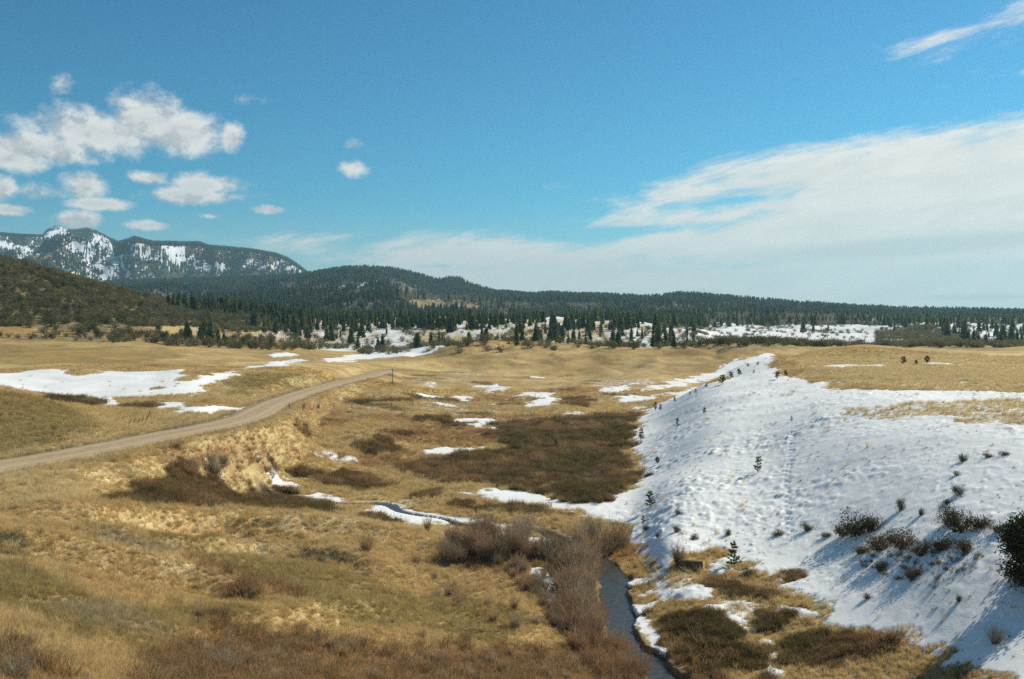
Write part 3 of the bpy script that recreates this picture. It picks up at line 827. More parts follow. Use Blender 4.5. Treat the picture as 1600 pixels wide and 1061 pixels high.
# ------------------------------------------------------------------ road
m_road, t, b = new_mat('gravel_road')
geo = t.new('ShaderNodeNewGeometry'); P = geo.outputs['Position']
uvx = attr(t, 'across').outputs['Fac']
n1 = t.noise(P, 1.2, 5, .6); n2 = t.noise(P, 14, 3, .7)
base = t.mix(t.rng(n1, .3, .7), (.42, .30, .16), (.53, .395, .23))
rut = t.m('ABSOLUTE', t.m('SUBTRACT', t.m('ABSOLUTE', uvx), .42))
base = t.mix(t.rng(rut, 0.0, 0.22, .55, 0.0), base, (.64, .49, .31))
base = t.mix(t.rng(t.m('ABSOLUTE', uvx), .8, 1.0), base, (.38, .27, .13))
base = t.mix(t.rng(n2, .35, .75, 0, .35), base, (.13, .11, .08))
t.l.new(base, b.inputs['Base Color']); b.inputs['Roughness'].default_value = .95
bmp = t.new('ShaderNodeBump'); bmp.inputs['Distance'].default_value = .04; bmp.inputs['Strength'].default_value = .6
t.put(bmp.inputs['Height'], n2); t.l.new(bmp.outputs[0], b.inputs['Normal'])


def strip(path, offs, zoff, wfun=None):
    T = np.gradient(path[:, :2], axis=0); T /= np.linalg.norm(T, axis=1)[:, None]
    N = np.stack([T[:, 1], -T[:, 0]], 1)
    co_, at = [], []
    for k_, o_ in enumerate(offs):
        wd = o_ * (wfun if wfun is not None else 1.0)
        wd = np.broadcast_to(wd, len(path))
        co_.append(np.c_[path[:, :2] + N * wd[:, None], path[:, 2] + zoff[k_]])
        at.append(np.full(len(path), o_ / max(abs(x) for x in offs)))
    m_, n_ = len(offs), len(path)
    co_ = np.vstack(co_); at = np.concatenate(at)
    a_ = (np.arange(m_ - 1)[:, None] * n_ + np.arange(n_ - 1)[None]).ravel()
    return co_, np.stack([a_, a_ + 1, a_ + n_ + 1, a_ + n_], -1)[:, ::-1], at


wob = 1 + .05 * np.sin(np.arange(len(road_path)) * .37) + .03 * np.sin(np.arange(len(road_path)) * .9)
co, fc, at = strip(road_path, [-3.1, -2.7, -1.9, -.95, 0, .95, 1.9, 2.7, 3.1], [-.3, .02, .06, .08, .12, .08, .06, .02, -.3], wob)
me = raw_mesh('road', co, fc, [m_road], True, None, {'across': ('FLOAT', at)})
tag(link(bpy.data.objects.new('road', me)), kind='structure')

# ------------------------------------------------------------------ creek water
m_water, t, b = new_mat('creek_water')
geo = t.new('ShaderNodeNewGeometry'); P = geo.outputs['Position']
n1 = t.noise(P, 2.2, 4, .6); n2 = t.noise(P, 9, 3, .6, .4)
t.l.new(t.mix(t.rng(n1, .35, .7), (.05, .05, .042), (.09, .08, .06)), b.inputs['Base Color'])
b.inputs['Roughness'].default_value = .18; b.inputs['Specular IOR Level'].default_value = .2
b.inputs['IOR'].default_value = 1.33
bmp = t.new('ShaderNodeBump'); bmp.inputs['Distance'].default_value = .03; bmp.inputs['Strength'].default_value = .5
t.put(bmp.inputs['Height'], n2); t.l.new(bmp.outputs[0], b.inputs['Normal'])
co, fc, at = strip(creek_path, [-1.9, -1, 0, 1, 1.9], [0, 0, 0, 0, 0])
me = raw_mesh('creek_water', co, fc, [m_water], True)
tag(link(bpy.data.objects.new('creek_water', me)), kind='structure')


# ------------------------------------------------------------------ far ranges
def range_mesh(name, sil, d_front, z_front, d_crest, d_back, z_back, nth, nr, relief, expo, seed, spur):
    su = np.array([p[0] for p in sil], float); sv = np.array([p[1] for p in sil], float)
    th0, th1 = math.atan((su[0] - 800) / F), math.atan((su[-1] - 800) / F)
    th = np.linspace(th0, th1, nth)
    u = 800 + F * np.tan(th)
    v = np.interp(u, su, sv)
    dc = np.interp(u, [p[0] for p in d_crest], [p[1] for p in d_crest]) if isinstance(d_crest, list) else np.full(nth, d_crest)
    zc = EYE + dc * (V0 - v) / F
    t1 = np.linspace(0, 1, nr); t2 = np.linspace(0, 1, 24)[1:]
    T = np.r_[t1, 1 + t2]
    TT, THH = np.meshgrid(T, th, indexing='ij')
    DC = np.broadcast_to(dc, TT.shape); ZCr = np.broadcast_to(zc, TT.shape)
    front = np.minimum(TT, 1); back = np.maximum(TT - 1, 0)
    D = d_front + (DC - d_front) * front + (d_back - DC) * back
    x = D * np.tan(THH); y = D
    s = front ** expo
    sp = 1 - np.abs(fbm(x / spur, y / (spur * 1.6), 5, seed, .52)) * 2
    env = np.sin(np.clip(front, 0, 1) * PI) ** .8 * (back == 0)
    z = z_front + (ZCr - z_front) * s
    z = z + env * relief * (sp - .55) * (ZCr - z_front) / max(float((zc - z_front).max()), 1)
    z = z * (1 - back ** 1.5) + z_back * back ** 1.5
    # nothing in front of the crest may rise over the crest line itself
    lim = EYE + (y / DC) * (ZCr - EYE) - 0.004 * y * (1 - front)
    z = np.where(front < 1, np.minimum(z, lim), z)
    return x, y, z, TT, u


SB = [(-420, 424), (-200, 430), (0, 438), (120, 446), (260, 440), (400, 436), (470, 432), (485, 430), (520, 424), (545, 421), (580, 420), (612, 423), (650, 430), (680, 440), (693, 440), (705, 437), (718, 438),
      (735, 446), (770, 458), (800, 461), (830, 464), (860, 461), (900, 464), (960, 465), (1000, 468), (1035, 467), (1060, 463), (1090, 464), (1160, 471), (1250, 478), (1350, 485),
      (1450, 488), (1600, 492), (1750, 493), (2050, 494)]
SCM = [(-420, 350), (-200, 356), (-60, 362), (0, 366), (40, 368), (66, 369), (72, 362), (85, 354), (93, 353), (104, 359), (115, 361), (135, 358), (150, 362), (165, 370), (185, 379), (196, 376), (210, 371), (225, 375),
       (240, 379), (290, 380), (312, 380), (325, 385), (350, 387), (390, 390), (430, 397), (450, 405), (468, 417), (485, 430), (510, 440), (560, 452), (700, 470)]
DB = [(-420, 3900), (480, 3700), (700, 3300), (1000, 2900), (1200, 2500), (1600, 2300), (2050, 2300)]
bx, by, bz, bT, bu = range_mesh('forested_ridge', SB, 1250, 12, DB, 6200, 0, 760, 150, 85, 1.35, 71, 420)
mx, my, mz, mT, mu = range_mesh('mountains', SCM, 3700, 130, 7200, 11500, 60, 700, 210, 520, 1.0, 77, 800)


def in_polys(u, v, polys):
    m = np.zeros(u.shape, bool)
    for poly in polys:
        P_ = np.array(poly, float); Q_ = np.roll(P_, -1, 0)
        c_ = np.zeros(u.shape, int)
        for (x0, y0), (x1, y1) in zip(P_, Q_):
            if y0 == y1: continue
            c_ += ((y0 > v) != (y1 > v)) & (u < x0 + (v - y0) * (x1 - x0) / (y1 - y0))
        m |= c_ % 2 == 1
    return m


# mountain snowfields, cliffs, pasture (outlines laid on the range by sight line)
mv = V0 - (mz - EYE) * F / my
MU = np.broadcast_to(mu, mv.shape)
ju = MU + 5 * fbm(mx / 160, my / 160, 3, 5); jv = mv + 4 * fbm(mx / 160, my / 160 + 50, 3, 6)
M_SNOW = [[(66, 373), (84, 350), (108, 352), (106, 362), (90, 368), (76, 374)], [(107, 378), (121, 375), (120, 390), (112, 399)], [(143, 367), (165, 371), (178, 383), (168, 389), (145, 385)],
          [(250, 384), (290, 384), (288, 402), (280, 412), (262, 400)], [(290, 404), (306, 396), (306, 400), (294, 407)], [(0, 380), (12, 380), (10, 388), (0, 386)]]
M_PATCH = [[(100, 385), (145, 375), (195, 400), (205, 440), (150, 425), (110, 400)], [(78, 420), (205, 422), (210, 440), (160, 440), (80, 428)], [(196, 378), (245, 385), (258, 410), (210, 405)],
           [(250, 400), (350, 412), (350, 422), (315, 422)], [(365, 408), (440, 410), (482, 425), (455, 432), (380, 418)], [(0, 370), (60, 395), (40, 405), (0, 400)], [(150, 435), (205, 440), (190, 455), (155, 442)]]
M_GRASS = [[(36, 400), (60, 398), (80, 396), (78, 406), (50, 408)]]
m_s = in_polys(ju, jv, M_SNOW) * 1.0
pn = fbm(mx / 130, mz / 16 + my / 500, 4, 8)
pnb = fbm(MU / 7 + mv / 16, mv / 4.2, 5, 81, .6)
m_s = m_s * sstep(pnb, -.75, -.25)
m_s = np.maximum(m_s, in_polys(ju, jv, M_PATCH) * sstep(pnb * .85 + pn * .3, -.1, .1))
m_s = np.maximum(m_s, .9 * sstep(fbm(MU / 3 + mv / 8, mv / 2.2, 4, 82, .6) + .25 * pnb, .28, .42) * (mv < 446))
m_g = in_polys(ju, jv, M_GRASS) * 1.0
pn2 = fbm(mx / 90, my / 120, 4, 9)
mcol = lerp3(np.broadcast_to(C3(.075, .08, .045), mz.shape + (3,)), C3(.17, .13, .09), sstep(pn2, .1, .5))
mcol = lerp3(mcol, C3(.35, .25, .11), m_g)
mcol = lerp3(mcol, C3(.30, .21, .17), (in_polys(ju, jv, [[(455, 420), (470, 412), (488, 430), (468, 434)], [(200, 378), (215, 372), (228, 384), (215, 390)]])) * sstep(pn, -.3, .1) * 1.0)

bv = V0 - (bz - EYE) * F / by
BU = np.broadcast_to(bu, bv.shape)
B_GRASS = [[(632, 470), (690, 468), (700, 480), (680, 486), (640, 480)], [(698, 476), (745, 478), (745, 484), (700, 485)], [(366, 460), (420, 458), (418, 464), (370, 465)]]
B_GREY = [[(620, 462), (740, 462), (800, 476), (960, 478), (960, 490), (740, 488), (630, 484)], [(1010, 480), (1060, 478), (1120, 500), (1010, 496)], [(1100, 492), (1250, 495), (1600, 500), (1600, 516), (1100, 512)]]
b_g = in_polys(BU, bv + 2 * fbm(bx / 60, by / 60, 3, 15), B_GRASS) * 1.0
b_y = in_polys(BU, bv + 2 * fbm(bx / 60, by / 60, 3, 15), B_GREY) * 1.0
bn = fbm(bx / 70, by / 90, 4, 16)
b_s = sstep(fbm(BU / 3 + bv / 8, bv / 2.4, 4, 83, .6), .15, .35) * in_polys(BU, bv, [[(480, 425), (560, 420), (620, 424), (640, 440), (600, 450), (520, 455), (480, 450)], [(1080, 498), (1700, 500), (1700, 530), (1080, 530)]])
bcol = lerp3(np.broadcast_to(C3(.07, .075, .042), bz.shape + (3,)), C3(.16, .13, .095), sstep(bn, -.1, .4))
bcol = lerp3(bcol, C3(.24, .20, .14), b_y * .7)
bcol = lerp3(bcol, C3(.36, .27, .13), b_g)

m_far, t, b = new_mat('far_slope')
geo = t.new('ShaderNodeNewGeometry'); P = geo.outputs['Position']
n1 = t.noise(P, .06, 5, .65); n2 = t.noise(P, .02, 4, .6)
cc = t.mix(1.0, attr(t, 'tint').outputs['Color'], t.comb(*[t.rng(n1, .3, .7, .6, 1.4, False)] * 3), 'MULTIPLY')
sf = t.rng(t.m('MULTIPLY_ADD', t.m('SUBTRACT', n1, .5), 1.6, attr(t, 'snow').outputs['Fac']), .42, .58)
t.l.new(t.mix(sf, cc, (.84, .86, .88)), b.inputs['Base Color']); b.inputs['Roughness'].default_value = .95
bmp = t.new('ShaderNodeBump'); bmp.inputs['Distance'].default_value = 14; bmp.inputs['Strength'].default_value = .6
t.put(bmp.inputs['Height'], n1); t.l.new(bmp.outputs[0], b.inputs['Normal'])


def grid_obj(name, x, y, z, cl, s_):
    nr, nc = x.shape
    a_ = (np.arange(nr - 1)[:, None] * nc + np.arange(nc - 1)[None]).ravel()
    f_ = np.stack([a_, a_ + 1, a_ + nc + 1, a_ + nc], -1)
    me = raw_mesh(name, np.stack([x, y, z], -1).reshape(-1, 3), f_, [m_far], True, None,
                  {'tint': ('FLOAT_COLOR', cl.reshape(-1, 3)), 'snow': ('FLOAT', s_.ravel())})
    return tag(link(bpy.data.objects.new(name, me)), kind='structure')


grid_obj('forested_ridge_hill', bx, by, bz, bcol, b_s)
grid_obj('mountain_range', mx, my, mz, mcol, m_s)


# ------------------------------------------------------------------ plant meshes
def blades(roots, tips, width, r=None, bend=0.0, two=True):
    """thin tapering ribbons from roots to tips; returns co, tris, parameter along"""
    r = r or rng
    n_ = len(roots)
    ax = tips - roots
    side = np.cross(ax, r.normal(size=(n_, 3)))
    side /= np.linalg.norm(side, axis=1)[:, None] + 1e-9
    wd = np.broadcast_to(np.asarray(width, float), n_)[:, None]
    if two:
        mid_ = roots + ax * .55 + r.normal(size=(n_, 3)) * np.linalg.norm(ax, axis=1)[:, None] * bend
        co_ = np.stack([roots - side * wd / 2, roots + side * wd / 2, mid_ - side * wd * .38, mid_ + side * wd * .38, tips], 1)
        o_ = (np.arange(n_) * 5)[:, None]
        f_ = np.concatenate([o_ + [0, 1, 3], o_ + [0, 3, 2], o_ + [2, 3, 4]])
        tt = np.tile([0, 0, .55, .55, 1], n_)
    else:
        co_ = np.stack([roots - side * wd / 2, roots + side * wd / 2, tips], 1)
        o_ = (np.arange(n_) * 3)[:, None]
        f_ = o_ + [0, 1, 2]
        tt = np.tile([0, 0, 1], n_)
    return co_.reshape(-1, 3), f_, tt


def join(parts):
    co_, f_, c_ = [], [], []
    o_ = 0
    for a, b_, c in parts:
        co_.append(a); f_.append(b_ + o_); c_.append(c); o_ += len(a)
    return np.vstack(co_), np.vstack(f_), np.vstack(c_)


def grad(tt, c0_, c1_, r, jit=.15, per=1):
    c = c0_ + (c1_ - c0_) * tt[:, None]
    j_ = 1 + r.normal(size=(len(tt) // per, 1)) * jit
    return np.clip(c * np.repeat(j_, per, 0), .004, 1)


def dirs(n_, tilt, r):
    """unit vectors leaning out from vertical by up to tilt"""
    a = r.uniform(0, 2 * PI, n_); e = tilt * np.sqrt(r.uniform(0, 1, n_))
    return np.stack([np.sin(e) * np.cos(a), np.sin(e) * np.sin(a), np.cos(e)], 1)


def twig_bush(seed, stems=110, h=1.0, spread=.28, tilt=.75, twigs=7, wd=.012, c0_=C3(.05, .035, .022), c1_=C3(.16, .09, .05), base_r=.12):
    r = np.random.default_rng(seed)
    d = dirs(stems, tilt, r)
    a = r.uniform(0, 2 * PI, stems); rr = base_r * np.sqrt(r.uniform(0, 1, stems))
    ro = np.stack([rr * np.cos(a), rr * np.sin(a), np.full(stems, -.04)], 1)
    L = h * r.uniform(.55, 1.0, stems) * (1 - .25 * (np.arccos(d[:, 2]) / tilt))
    tp = ro + d * L[:, None]; tp[:, 2] += .06 * h
    parts = []
    c, f, tt = blades(ro, tp, wd * 1.6, r, .05)
    parts.append((c, f, grad(tt, c0_, c1_, r, .2, 5)))
    for k_ in range(twigs):
        tpar = r.uniform(.25, .95, stems)[:, None]
        q = ro + (tp - ro) * tpar
        dd = d + r.normal(size=(stems, 3)) * .42; dd[:, 2] = np.abs(dd[:, 2]) + .15
        dd /= np.linalg.norm(dd, axis=1)[:, None]
        e = q + dd * (L * r.uniform(.16, .38, stems))[:, None]
        c, f, tt = blades(q, e, wd, r, 0, False)
        parts.append((c, f, grad(tt * .6 + .4, c0_, c1_, r, .25, 3)))
    return join(parts)


def leaf_cloud(centres, radius, n_, size, r, c0_, c1_, up=0.0):
    """small leaf-spray faces spread around centres"""
    k_ = r.integers(0, len(centres), n_)
    p = centres[k_] + r.normal(size=(n_, 3)) * (np.asarray(radius)[k_][:, None] if np.ndim(radius) else radius) * .6
    d = r.normal(size=(n_, 3)); d[:, 2] += up; d /= np.linalg.norm(d, axis=1)[:, None]
    c, f, tt = blades(p - d * size * .5, p + d * size * r.uniform(.5, 1, n_)[:, None], size * .55, r, 0, False)
    base = c0_ + (c1_ - c0_) * r.uniform(0, 1, (n_, 1))
    return c, f, np.repeat(base, 3, 0)


def tube(p0, p1, r0, r1, seg=6):
    p0, p1 = np.array(p0, float), np.array(p1, float)
    ax = p1 - p0; ax /= np.linalg.norm(ax)
    s = np.cross(ax, [.3, .9, .2]); s /= np.linalg.norm(s); q = np.cross(ax, s)
    a = np.linspace(0, 2 * PI, seg, endpoint=False)[:, None]
    ring = np.cos(a) * s + np.sin(a) * q
    co_ = np.vstack([p0 + ring * r0, p1 + ring * r1, p1[None]])
    f_ = []
    for i in range(seg):
        k_ = (i + 1) % seg
        f_ += [[i, k_, seg + k_], [i, seg + k_, seg + i], [seg + i, seg + k_, 2 * seg]]
    return co_, np.array(f_)


NEED0, NEED1 = C3(.05, .075, .035), C3(.15, .185, .075)


def far_pine(seed, slim=.17, n_=190):
    """unit-high conifer seen from far off: ragged layered crown over a short stem"""
    r = np.random.default_rng(seed)
    parts = []
    c, f = tube((0, 0, -.04), (0, 0, .9), .016, .004, 5)
    parts.append((c, f, np.tile(C3(.07, .045, .03), (len(c), 1))))
    z = 1 - r.uniform(0, 1, n_) ** .75 * .86
    z[0] = 1.0
    lay = np.round(z * 13) / 13 * .7 + z * .3
    rad = slim * np.clip(1.06 - lay, .03, 1) ** .8 * r.uniform(.45, 1.12, n_)
    a = r.uniform(0, 2 * PI, n_)
    ri = rad * .25
    p = np.stack([ri * np.cos(a), ri * np.sin(a), lay + .015], 1)
    q = np.stack([rad * np.cos(a), rad * np.sin(a), lay - .03 - .1 * r.uniform(0, 1, n_) * (1 - lay)], 1)
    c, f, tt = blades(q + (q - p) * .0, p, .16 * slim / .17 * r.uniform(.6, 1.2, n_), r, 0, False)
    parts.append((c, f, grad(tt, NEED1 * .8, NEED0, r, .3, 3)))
    return join(parts)


def scrub(seed, n_=150, c0_=C3(.105, .092, .055), c1_=C3(.29, .25, .155)):
    """unit bush of grey leafless oak seen from far off"""
    r = np.random.default_rng(seed)
    ctr = np.stack([r.uniform(-.35, .35, 9), r.uniform(-.35, .35, 9), r.uniform(.35, .75, 9)], 1)
    c, f, cc_ = leaf_cloud(ctr, .34, n_, .16, r, c0_, c1_, .8)
    s = twig_bush(seed + 5, 26, .8, tilt=.8, twigs=1, wd=.02, c0_=c0_, c1_=c1_)
    return join([(c, f, cc_), s])


def sapling(seed, h=1.0, levels=7, dens=1.0, wide=.3, ng0=C3(.05, .07, .018), ng1=C3(.16, .17, .05)):
    """young pine, unit high: returns trunk and crown"""
    r = np.random.default_rng(seed)
    tc_, tf_ = tube((0, 0, -.05), (.01, .01, .96), .028, .008, 7)
    trunk = [(tc_, tf_, np.tile(C3(.10, .065, .04), (len(tc_), 1)))]
    crown = []
    for L in range(levels):
        z = .14 + .8 * L / levels + r.uniform(-.03, .03)
        nb = r.integers(3, 6)
        reach = wide * (1 - (z - .1) * .75) * r.uniform(.7, 1.15)
        for b_ in range(nb):
            a = r.uniform(0, 2 * PI)
            d = np.array([math.cos(a), math.sin(a), r.uniform(.25, .7)])
            rl = reach * r.uniform(.6, 1.1)
            e = np.array([0, 0, z]) + d * rl
            c, f = tube((0, 0, z), e, .011, .004, 4)
            trunk.append((c, f, np.tile(C3(.10, .065, .04), (len(c), 1))))
            for s in (.35, .6, .85, 1.0):
                q = np.array([0, 0, z]) + d * rl * s
                m_ = int(16 * dens)
                dd = r.normal(size=(m_, 3)) * .75 + d * .9; dd[:, 2] += .35
                dd /= np.linalg.norm(dd, axis=1)[:, None]
                ro = np.tile(q, (m_, 1))
                c, f, tt = blades(ro, ro + dd * r.uniform(.06, .11, (m_, 1)), .020, r, 0, False)
                crown.append((c, f, grad(tt, ng0, ng1, r, .25, 3)))
    m_ = int(30 * dens)
    dd = dirs(m_, .8, r); ro = np.tile([.01, .01, .92], (m_, 1))
    c, f, tt = blades(ro, ro + dd * r.uniform(.07, .12, (m_, 1)), .020, r, 0, False)
    crown.append((c, f, grad(tt, ng0, ng1, r, .25, 3)))
    return join(trunk), join(crown)


def plant_mat(name, mode, rough=.85, trans=0.0):
    """mode 'inst': tint from the scattered point; 'obj': tint from the object colour"""
    m, t, b = new_mat(name)
    vc = attr(t, 'tint').outputs['Color']
    if mode == 'inst':
        oc = attr(t, 'itint', 'INSTANCER').outputs['Color']
    else:
        oc = t.new('ShaderNodeObjectInfo').outputs['Color']
    t.l.new(t.mix(1.0, vc, oc, 'MULTIPLY'), b.inputs['Base Color'])
    b.inputs['Roughness'].default_value = rough
    b.inputs['Specular IOR Level'].default_value = .1
    if trans > 0:
        tr_ = t.new('ShaderNodeBsdfTranslucent'); mx_ = t.new('ShaderNodeMixShader')
        t.l.new(b.inputs['Base Color'].links[0].from_socket, tr_.inputs[0])
        mx_.inputs[0].default_value = trans
        o_ = [n_ for n_ in t.n if n_.type == 'OUTPUT_MATERIAL'][0]
        t.l.new(b.outputs[0], mx_.inputs[1]); t.l.new(tr_.outputs[0], mx_.inputs[2]); t.l.new(mx_.outputs[0], o_.inputs[0])
    return m


M_inst = plant_mat('scattered_plant', 'inst', trans=.4)
M_obj = plant_mat('single_plant', 'obj', trans=.22)


def plant_mesh(name, g, mat):
    return raw_mesh(name, g[0], g[1], [mat], False, None, {'tint': ('FLOAT_COLOR', g[2])})


def src(name, g):
    return bpy.data.objects.new(name, plant_mesh(name, g, M_inst))


# ------------------------------------------------------------------ scattering (stuff)
def scatter(name, label, sources, pos, scale, tintc, rz=None, tilt=0.0, stretch=None):
    n_ = len(pos)
    rot = np.zeros((n_, 3)); rot[:, 2] = rng.uniform(0, 2 * PI, n_)
    rot[:, 0] = rng.normal(size=n_) * tilt; rot[:, 1] = rng.normal(size=n_) * tilt
    scale = np.asarray(scale, float)
    if scale.ndim == 1: scale = np.repeat(scale[:, None], 3, 1)
    var = rng.integers(0, len(sources), n_)
    me = raw_mesh(name, pos, np.zeros((0, 3), int), [], False, None,
                  {'rot': ('FLOAT_VECTOR', rot), 'scl': ('FLOAT_VECTOR', scale), 'var': ('FLOAT', var), 'itint': ('FLOAT_COLOR', tintc)})
    o = link(bpy.data.objects.new(name, me))
    ng = bpy.data.node_groups.new(name, 'GeometryNodeTree')
    ng.interface.new_socket('Geometry', in_out='INPUT', socket_type='NodeSocketGeometry')
    ng.interface.new_socket('Geometry', in_out='OUTPUT', socket_type='NodeSocketGeometry')
    N = ng.nodes; L = ng.links
    gi = N.new('NodeGroupInput'); go = N.new('NodeGroupOutput'); jn_ = N.new('GeometryNodeJoinGeometry')
    def na(nm, typ):
        a = N.new('GeometryNodeInputNamedAttribute'); a.data_type = typ; a.inputs['Name'].default_value = nm
        return a.outputs['Attribute']
    ar, asx, av = na('rot', 'FLOAT_VECTOR'), na('scl', 'FLOAT_VECTOR'), na('var', 'FLOAT')
    for k_, s_ in enumerate(sources):
        ip = N.new('GeometryNodeInstanceOnPoints')
        oi = N.new('GeometryNodeObjectInfo'); oi.inputs['Object'].default_value = s_
        oi.inputs['As Instance'].default_value = True
        cmp_ = N.new('FunctionNodeCompare'); cmp_.data_type = 'FLOAT'; cmp_.operation = 'EQUAL'
        L.new(av, cmp_.inputs[0]); cmp_.inputs[1].default_value = float(k_); cmp_.inputs['Epsilon'].default_value = .1
        L.new(gi.outputs[0], ip.inputs['Points']); L.new(cmp_.outputs[0], ip.inputs['Selection'])
        L.new(oi.outputs['Geometry'], ip.inputs['Instance']); L.new(ar, ip.inputs['Rotation']); L.new(asx, ip.inputs['Scale'])
        L.new(ip.outputs[0], jn_.inputs[0])
    L.new(jn_.outputs[0], go.inputs[0])
    md = o.modifiers.new('scatter', 'NODES'); md.node_group = ng
    tag(o, label, kind='stuff')
    return o


def points(n_, r0, r1, u0=-60, u1=1660, power=2.0):
    """random ground positions, density falling with distance as r^-power relative to area"""
    th = rng.uniform(math.atan((u0 - 800) / F), math.atan((u1 - 800) / F), n_)
    q = rng.uniform(0, 1, n_)
    if abs(power - 2) < 1e-6:
        r = r0 * (r1 / r0) ** q
    else:
        e = 2 - power
        r = (r0 ** e + q * (r1 ** e - r0 ** e)) ** (1 / e)
    return r * np.sin(th), r * np.cos(th)


def scol3(x, y):
    return np.stack([sample(col[..., i], x, y) for i in range(3)], 1)


# grass
def tuft(seed, n_=26, h=.42, spread=.16, wd=.012, tilt=.6):
    r = np.random.default_rng(seed)
    a = r.uniform(0, 2 * PI, n_); rr = spread * np.sqrt(r.uniform(0, 1, n_))
    ro = np.stack([rr * np.cos(a), rr * np.sin(a), np.full(n_, -.03)], 1)
    d = dirs(n_, tilt, r) + np.array([-.18, -.05, 0])
    tp = ro + d * (h * r.uniform(.5, 1.05, n_))[:, None]
    c, f, tt = blades(ro, tp, wd, r, .06)
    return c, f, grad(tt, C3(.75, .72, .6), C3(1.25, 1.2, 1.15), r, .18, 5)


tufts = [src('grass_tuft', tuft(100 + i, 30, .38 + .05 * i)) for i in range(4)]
gx, gy = points(245000, 27, 260, -200, 1850, power=1.9)
s_v = sample(snow, gx, gy); d_v = sample(dark, gx, gy); rd_v = sample(RD, gx, gy); cd_v = sample(CD, gx, gy)
ok = (rd_v > ROAD_W + .2) & (cd_v > 1.5)
ok &= rng.uniform(0, 1, len(gx)) < np.clip(1.0 - (s_v + .35) * 1.6, 0.004, 1)
gx, gy = gx[ok], gy[ok]
rr_ = np.hypot(gx, gy)
cc = scol3(gx, gy) * C3(1.50, 1.58, 1.70) * (1 + rng.normal(size=(len(gx), 1)) * .18)
cc = np.clip(cc / np.maximum(1, cc.max(1, keepdims=True) / .78), .01, .8)
sca = np.clip(rr_ / 75, .8, 2.0) * rng.uniform(.6, 1.25, len(gx))
big = rng.uniform(0, 1, len(gx)) < .025 * (1 + fbm(gx / 8, gy / 8, 2, 66))
sca = np.where(big, sca * 1.8, sca)
cc = np.where(big[:, None], cc * np.where(rng.uniform(0, 1, (len(gx), 1)) < .5, .62, 1.1) , cc)
zs = np.stack([sca, sca, np.clip(sca, .7, 1.35) * rng.uniform(.7, 1.1, len(gx))], 1)
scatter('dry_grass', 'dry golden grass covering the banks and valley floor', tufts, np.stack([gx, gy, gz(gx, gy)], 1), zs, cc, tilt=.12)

# dark low willow brush in patches
brush = [src('brush_sprig', twig_bush(200 + i, 34, .85, tilt=.95, twigs=4, wd=.016, c0_=C3(.6, .55, .5), c1_=C3(1.15, 1.05, .95), base_r=.3)) for i in range(4)]
bx_, by_ = points(170000, 48, 215, power=1.9)
dv = sample(dark, bx_, by_)
ok = (dv + rng.normal(size=len(bx_)) * .12 > .1) & (sample(CD, bx_, by_) > 1.3)
bx_, by_ = bx_[ok], by_[ok]
rr_ = np.hypot(bx_, by_)
tn = sstep(fbm(bx_ / 9, by_ / 9, 4, 77), -.45, .5)
cc = lerp3(np.broadcast_to(C3(.19, .155, .072), (len(bx_), 3)), C3(.40, .275, .15), tn) * (1 + rng.normal(size=(len(bx_), 1)) * .22)
hv = fbm(bx_ / 1.8, by_ / 1.8, 3, 78)
sca = rng.uniform(.5, .95, len(bx_)) * np.clip(rr_ / 90, .8, 1.35) * (1 + .75 * hv)
cc = cc * (1 + .45 * hv[:, None])
scatter('willow_brush', 'dark brown low brush in patches on the valley floor', brush, np.stack([bx_, by_, gz(bx_, by_)], 1), sca, np.clip(cc, .01, 1), tilt=.08)

# reddish stems along the creek and in the near corner
rx_, ry_ = points(60000, 30, 240, power=1.9)
rv = sample(red, rx_, ry_)
ok = (rv + rng.normal(size=len(rx_)) * .35 > .25) & (sample(CD, rx_, ry_) > 1.5) & (sample(RD, rx_, ry_) > 5) & (sample(snow, rx_, ry_) < .1)
ok &= rng.uniform(0, 1, len(rx_)) < .30
rx_, ry_ = rx_[ok], ry_[ok]
cc = lerp3(np.broadcast_to(C3(.38, .30, .17), (len(rx_), 3)), C3(.46, .29, .14), rng.uniform(0, 1, len(rx_))) * (1 + rng.normal(size=(len(rx_), 1)) * .2)
sca = rng.uniform(.5, 1.15, len(rx_))
scatter('red_stems', 'thin reddish brown stems of low willow by the creek', brush, np.stack([rx_, ry_, gz(rx_, ry_)], 1), sca, np.clip(cc, .01, 1), tilt=.06)

# stems and grass tips poking through the snow slope
sx_, sy_ = points(8000, 48, 200, 960, 1660, power=1.7)
sv_ = sample(snow, sx_, sy_)
cl = fbm(sx_ / 5, sy_ / 5, 3, 88)
ex_, ey_ = points(60000, 50, 85, 1280, 1620, power=1.7)
su_ = 800 + F * ex_ / ey_; svv = V0 + (EYE - gz(ex_, ey_)) * F / ey_
tang = (rng.uniform(0, 1, len(ex_)) < .22) & in_polys(su_, svv, [[(1335, 845), (1390, 835), (1440, 842), (1500, 845), (1545, 870), (1500, 900), (1460, 930), (1400, 905), (1345, 885)]]) & (rng.uniform(0, 1, len(ex_)) < .16) & (fbm(ex_ / 2.2, ey_ / 2.2, 3, 89) > -.1)
ex_, ey_ = ex_[tang], ey_[tang]
ok = (sv_ > .05) & (sample(CD, sx_, sy_) > 1.5) & (rng.uniform(0, 1, len(sx_)) < sstep(cl, -.1, .6) * .6 + .04)
sx_, sy_ = sx_[ok], sy_[ok]
nb_ = len(sx_); sx_, sy_ = np.r_[sx_, ex_], np.r_[sy_, ey_]
cc = lerp3(np.broadcast_to(C3(.12, .105, .05), (len(sx_), 3)), C3(.22, .17, .09), rng.uniform(0, 1, len(sx_)))
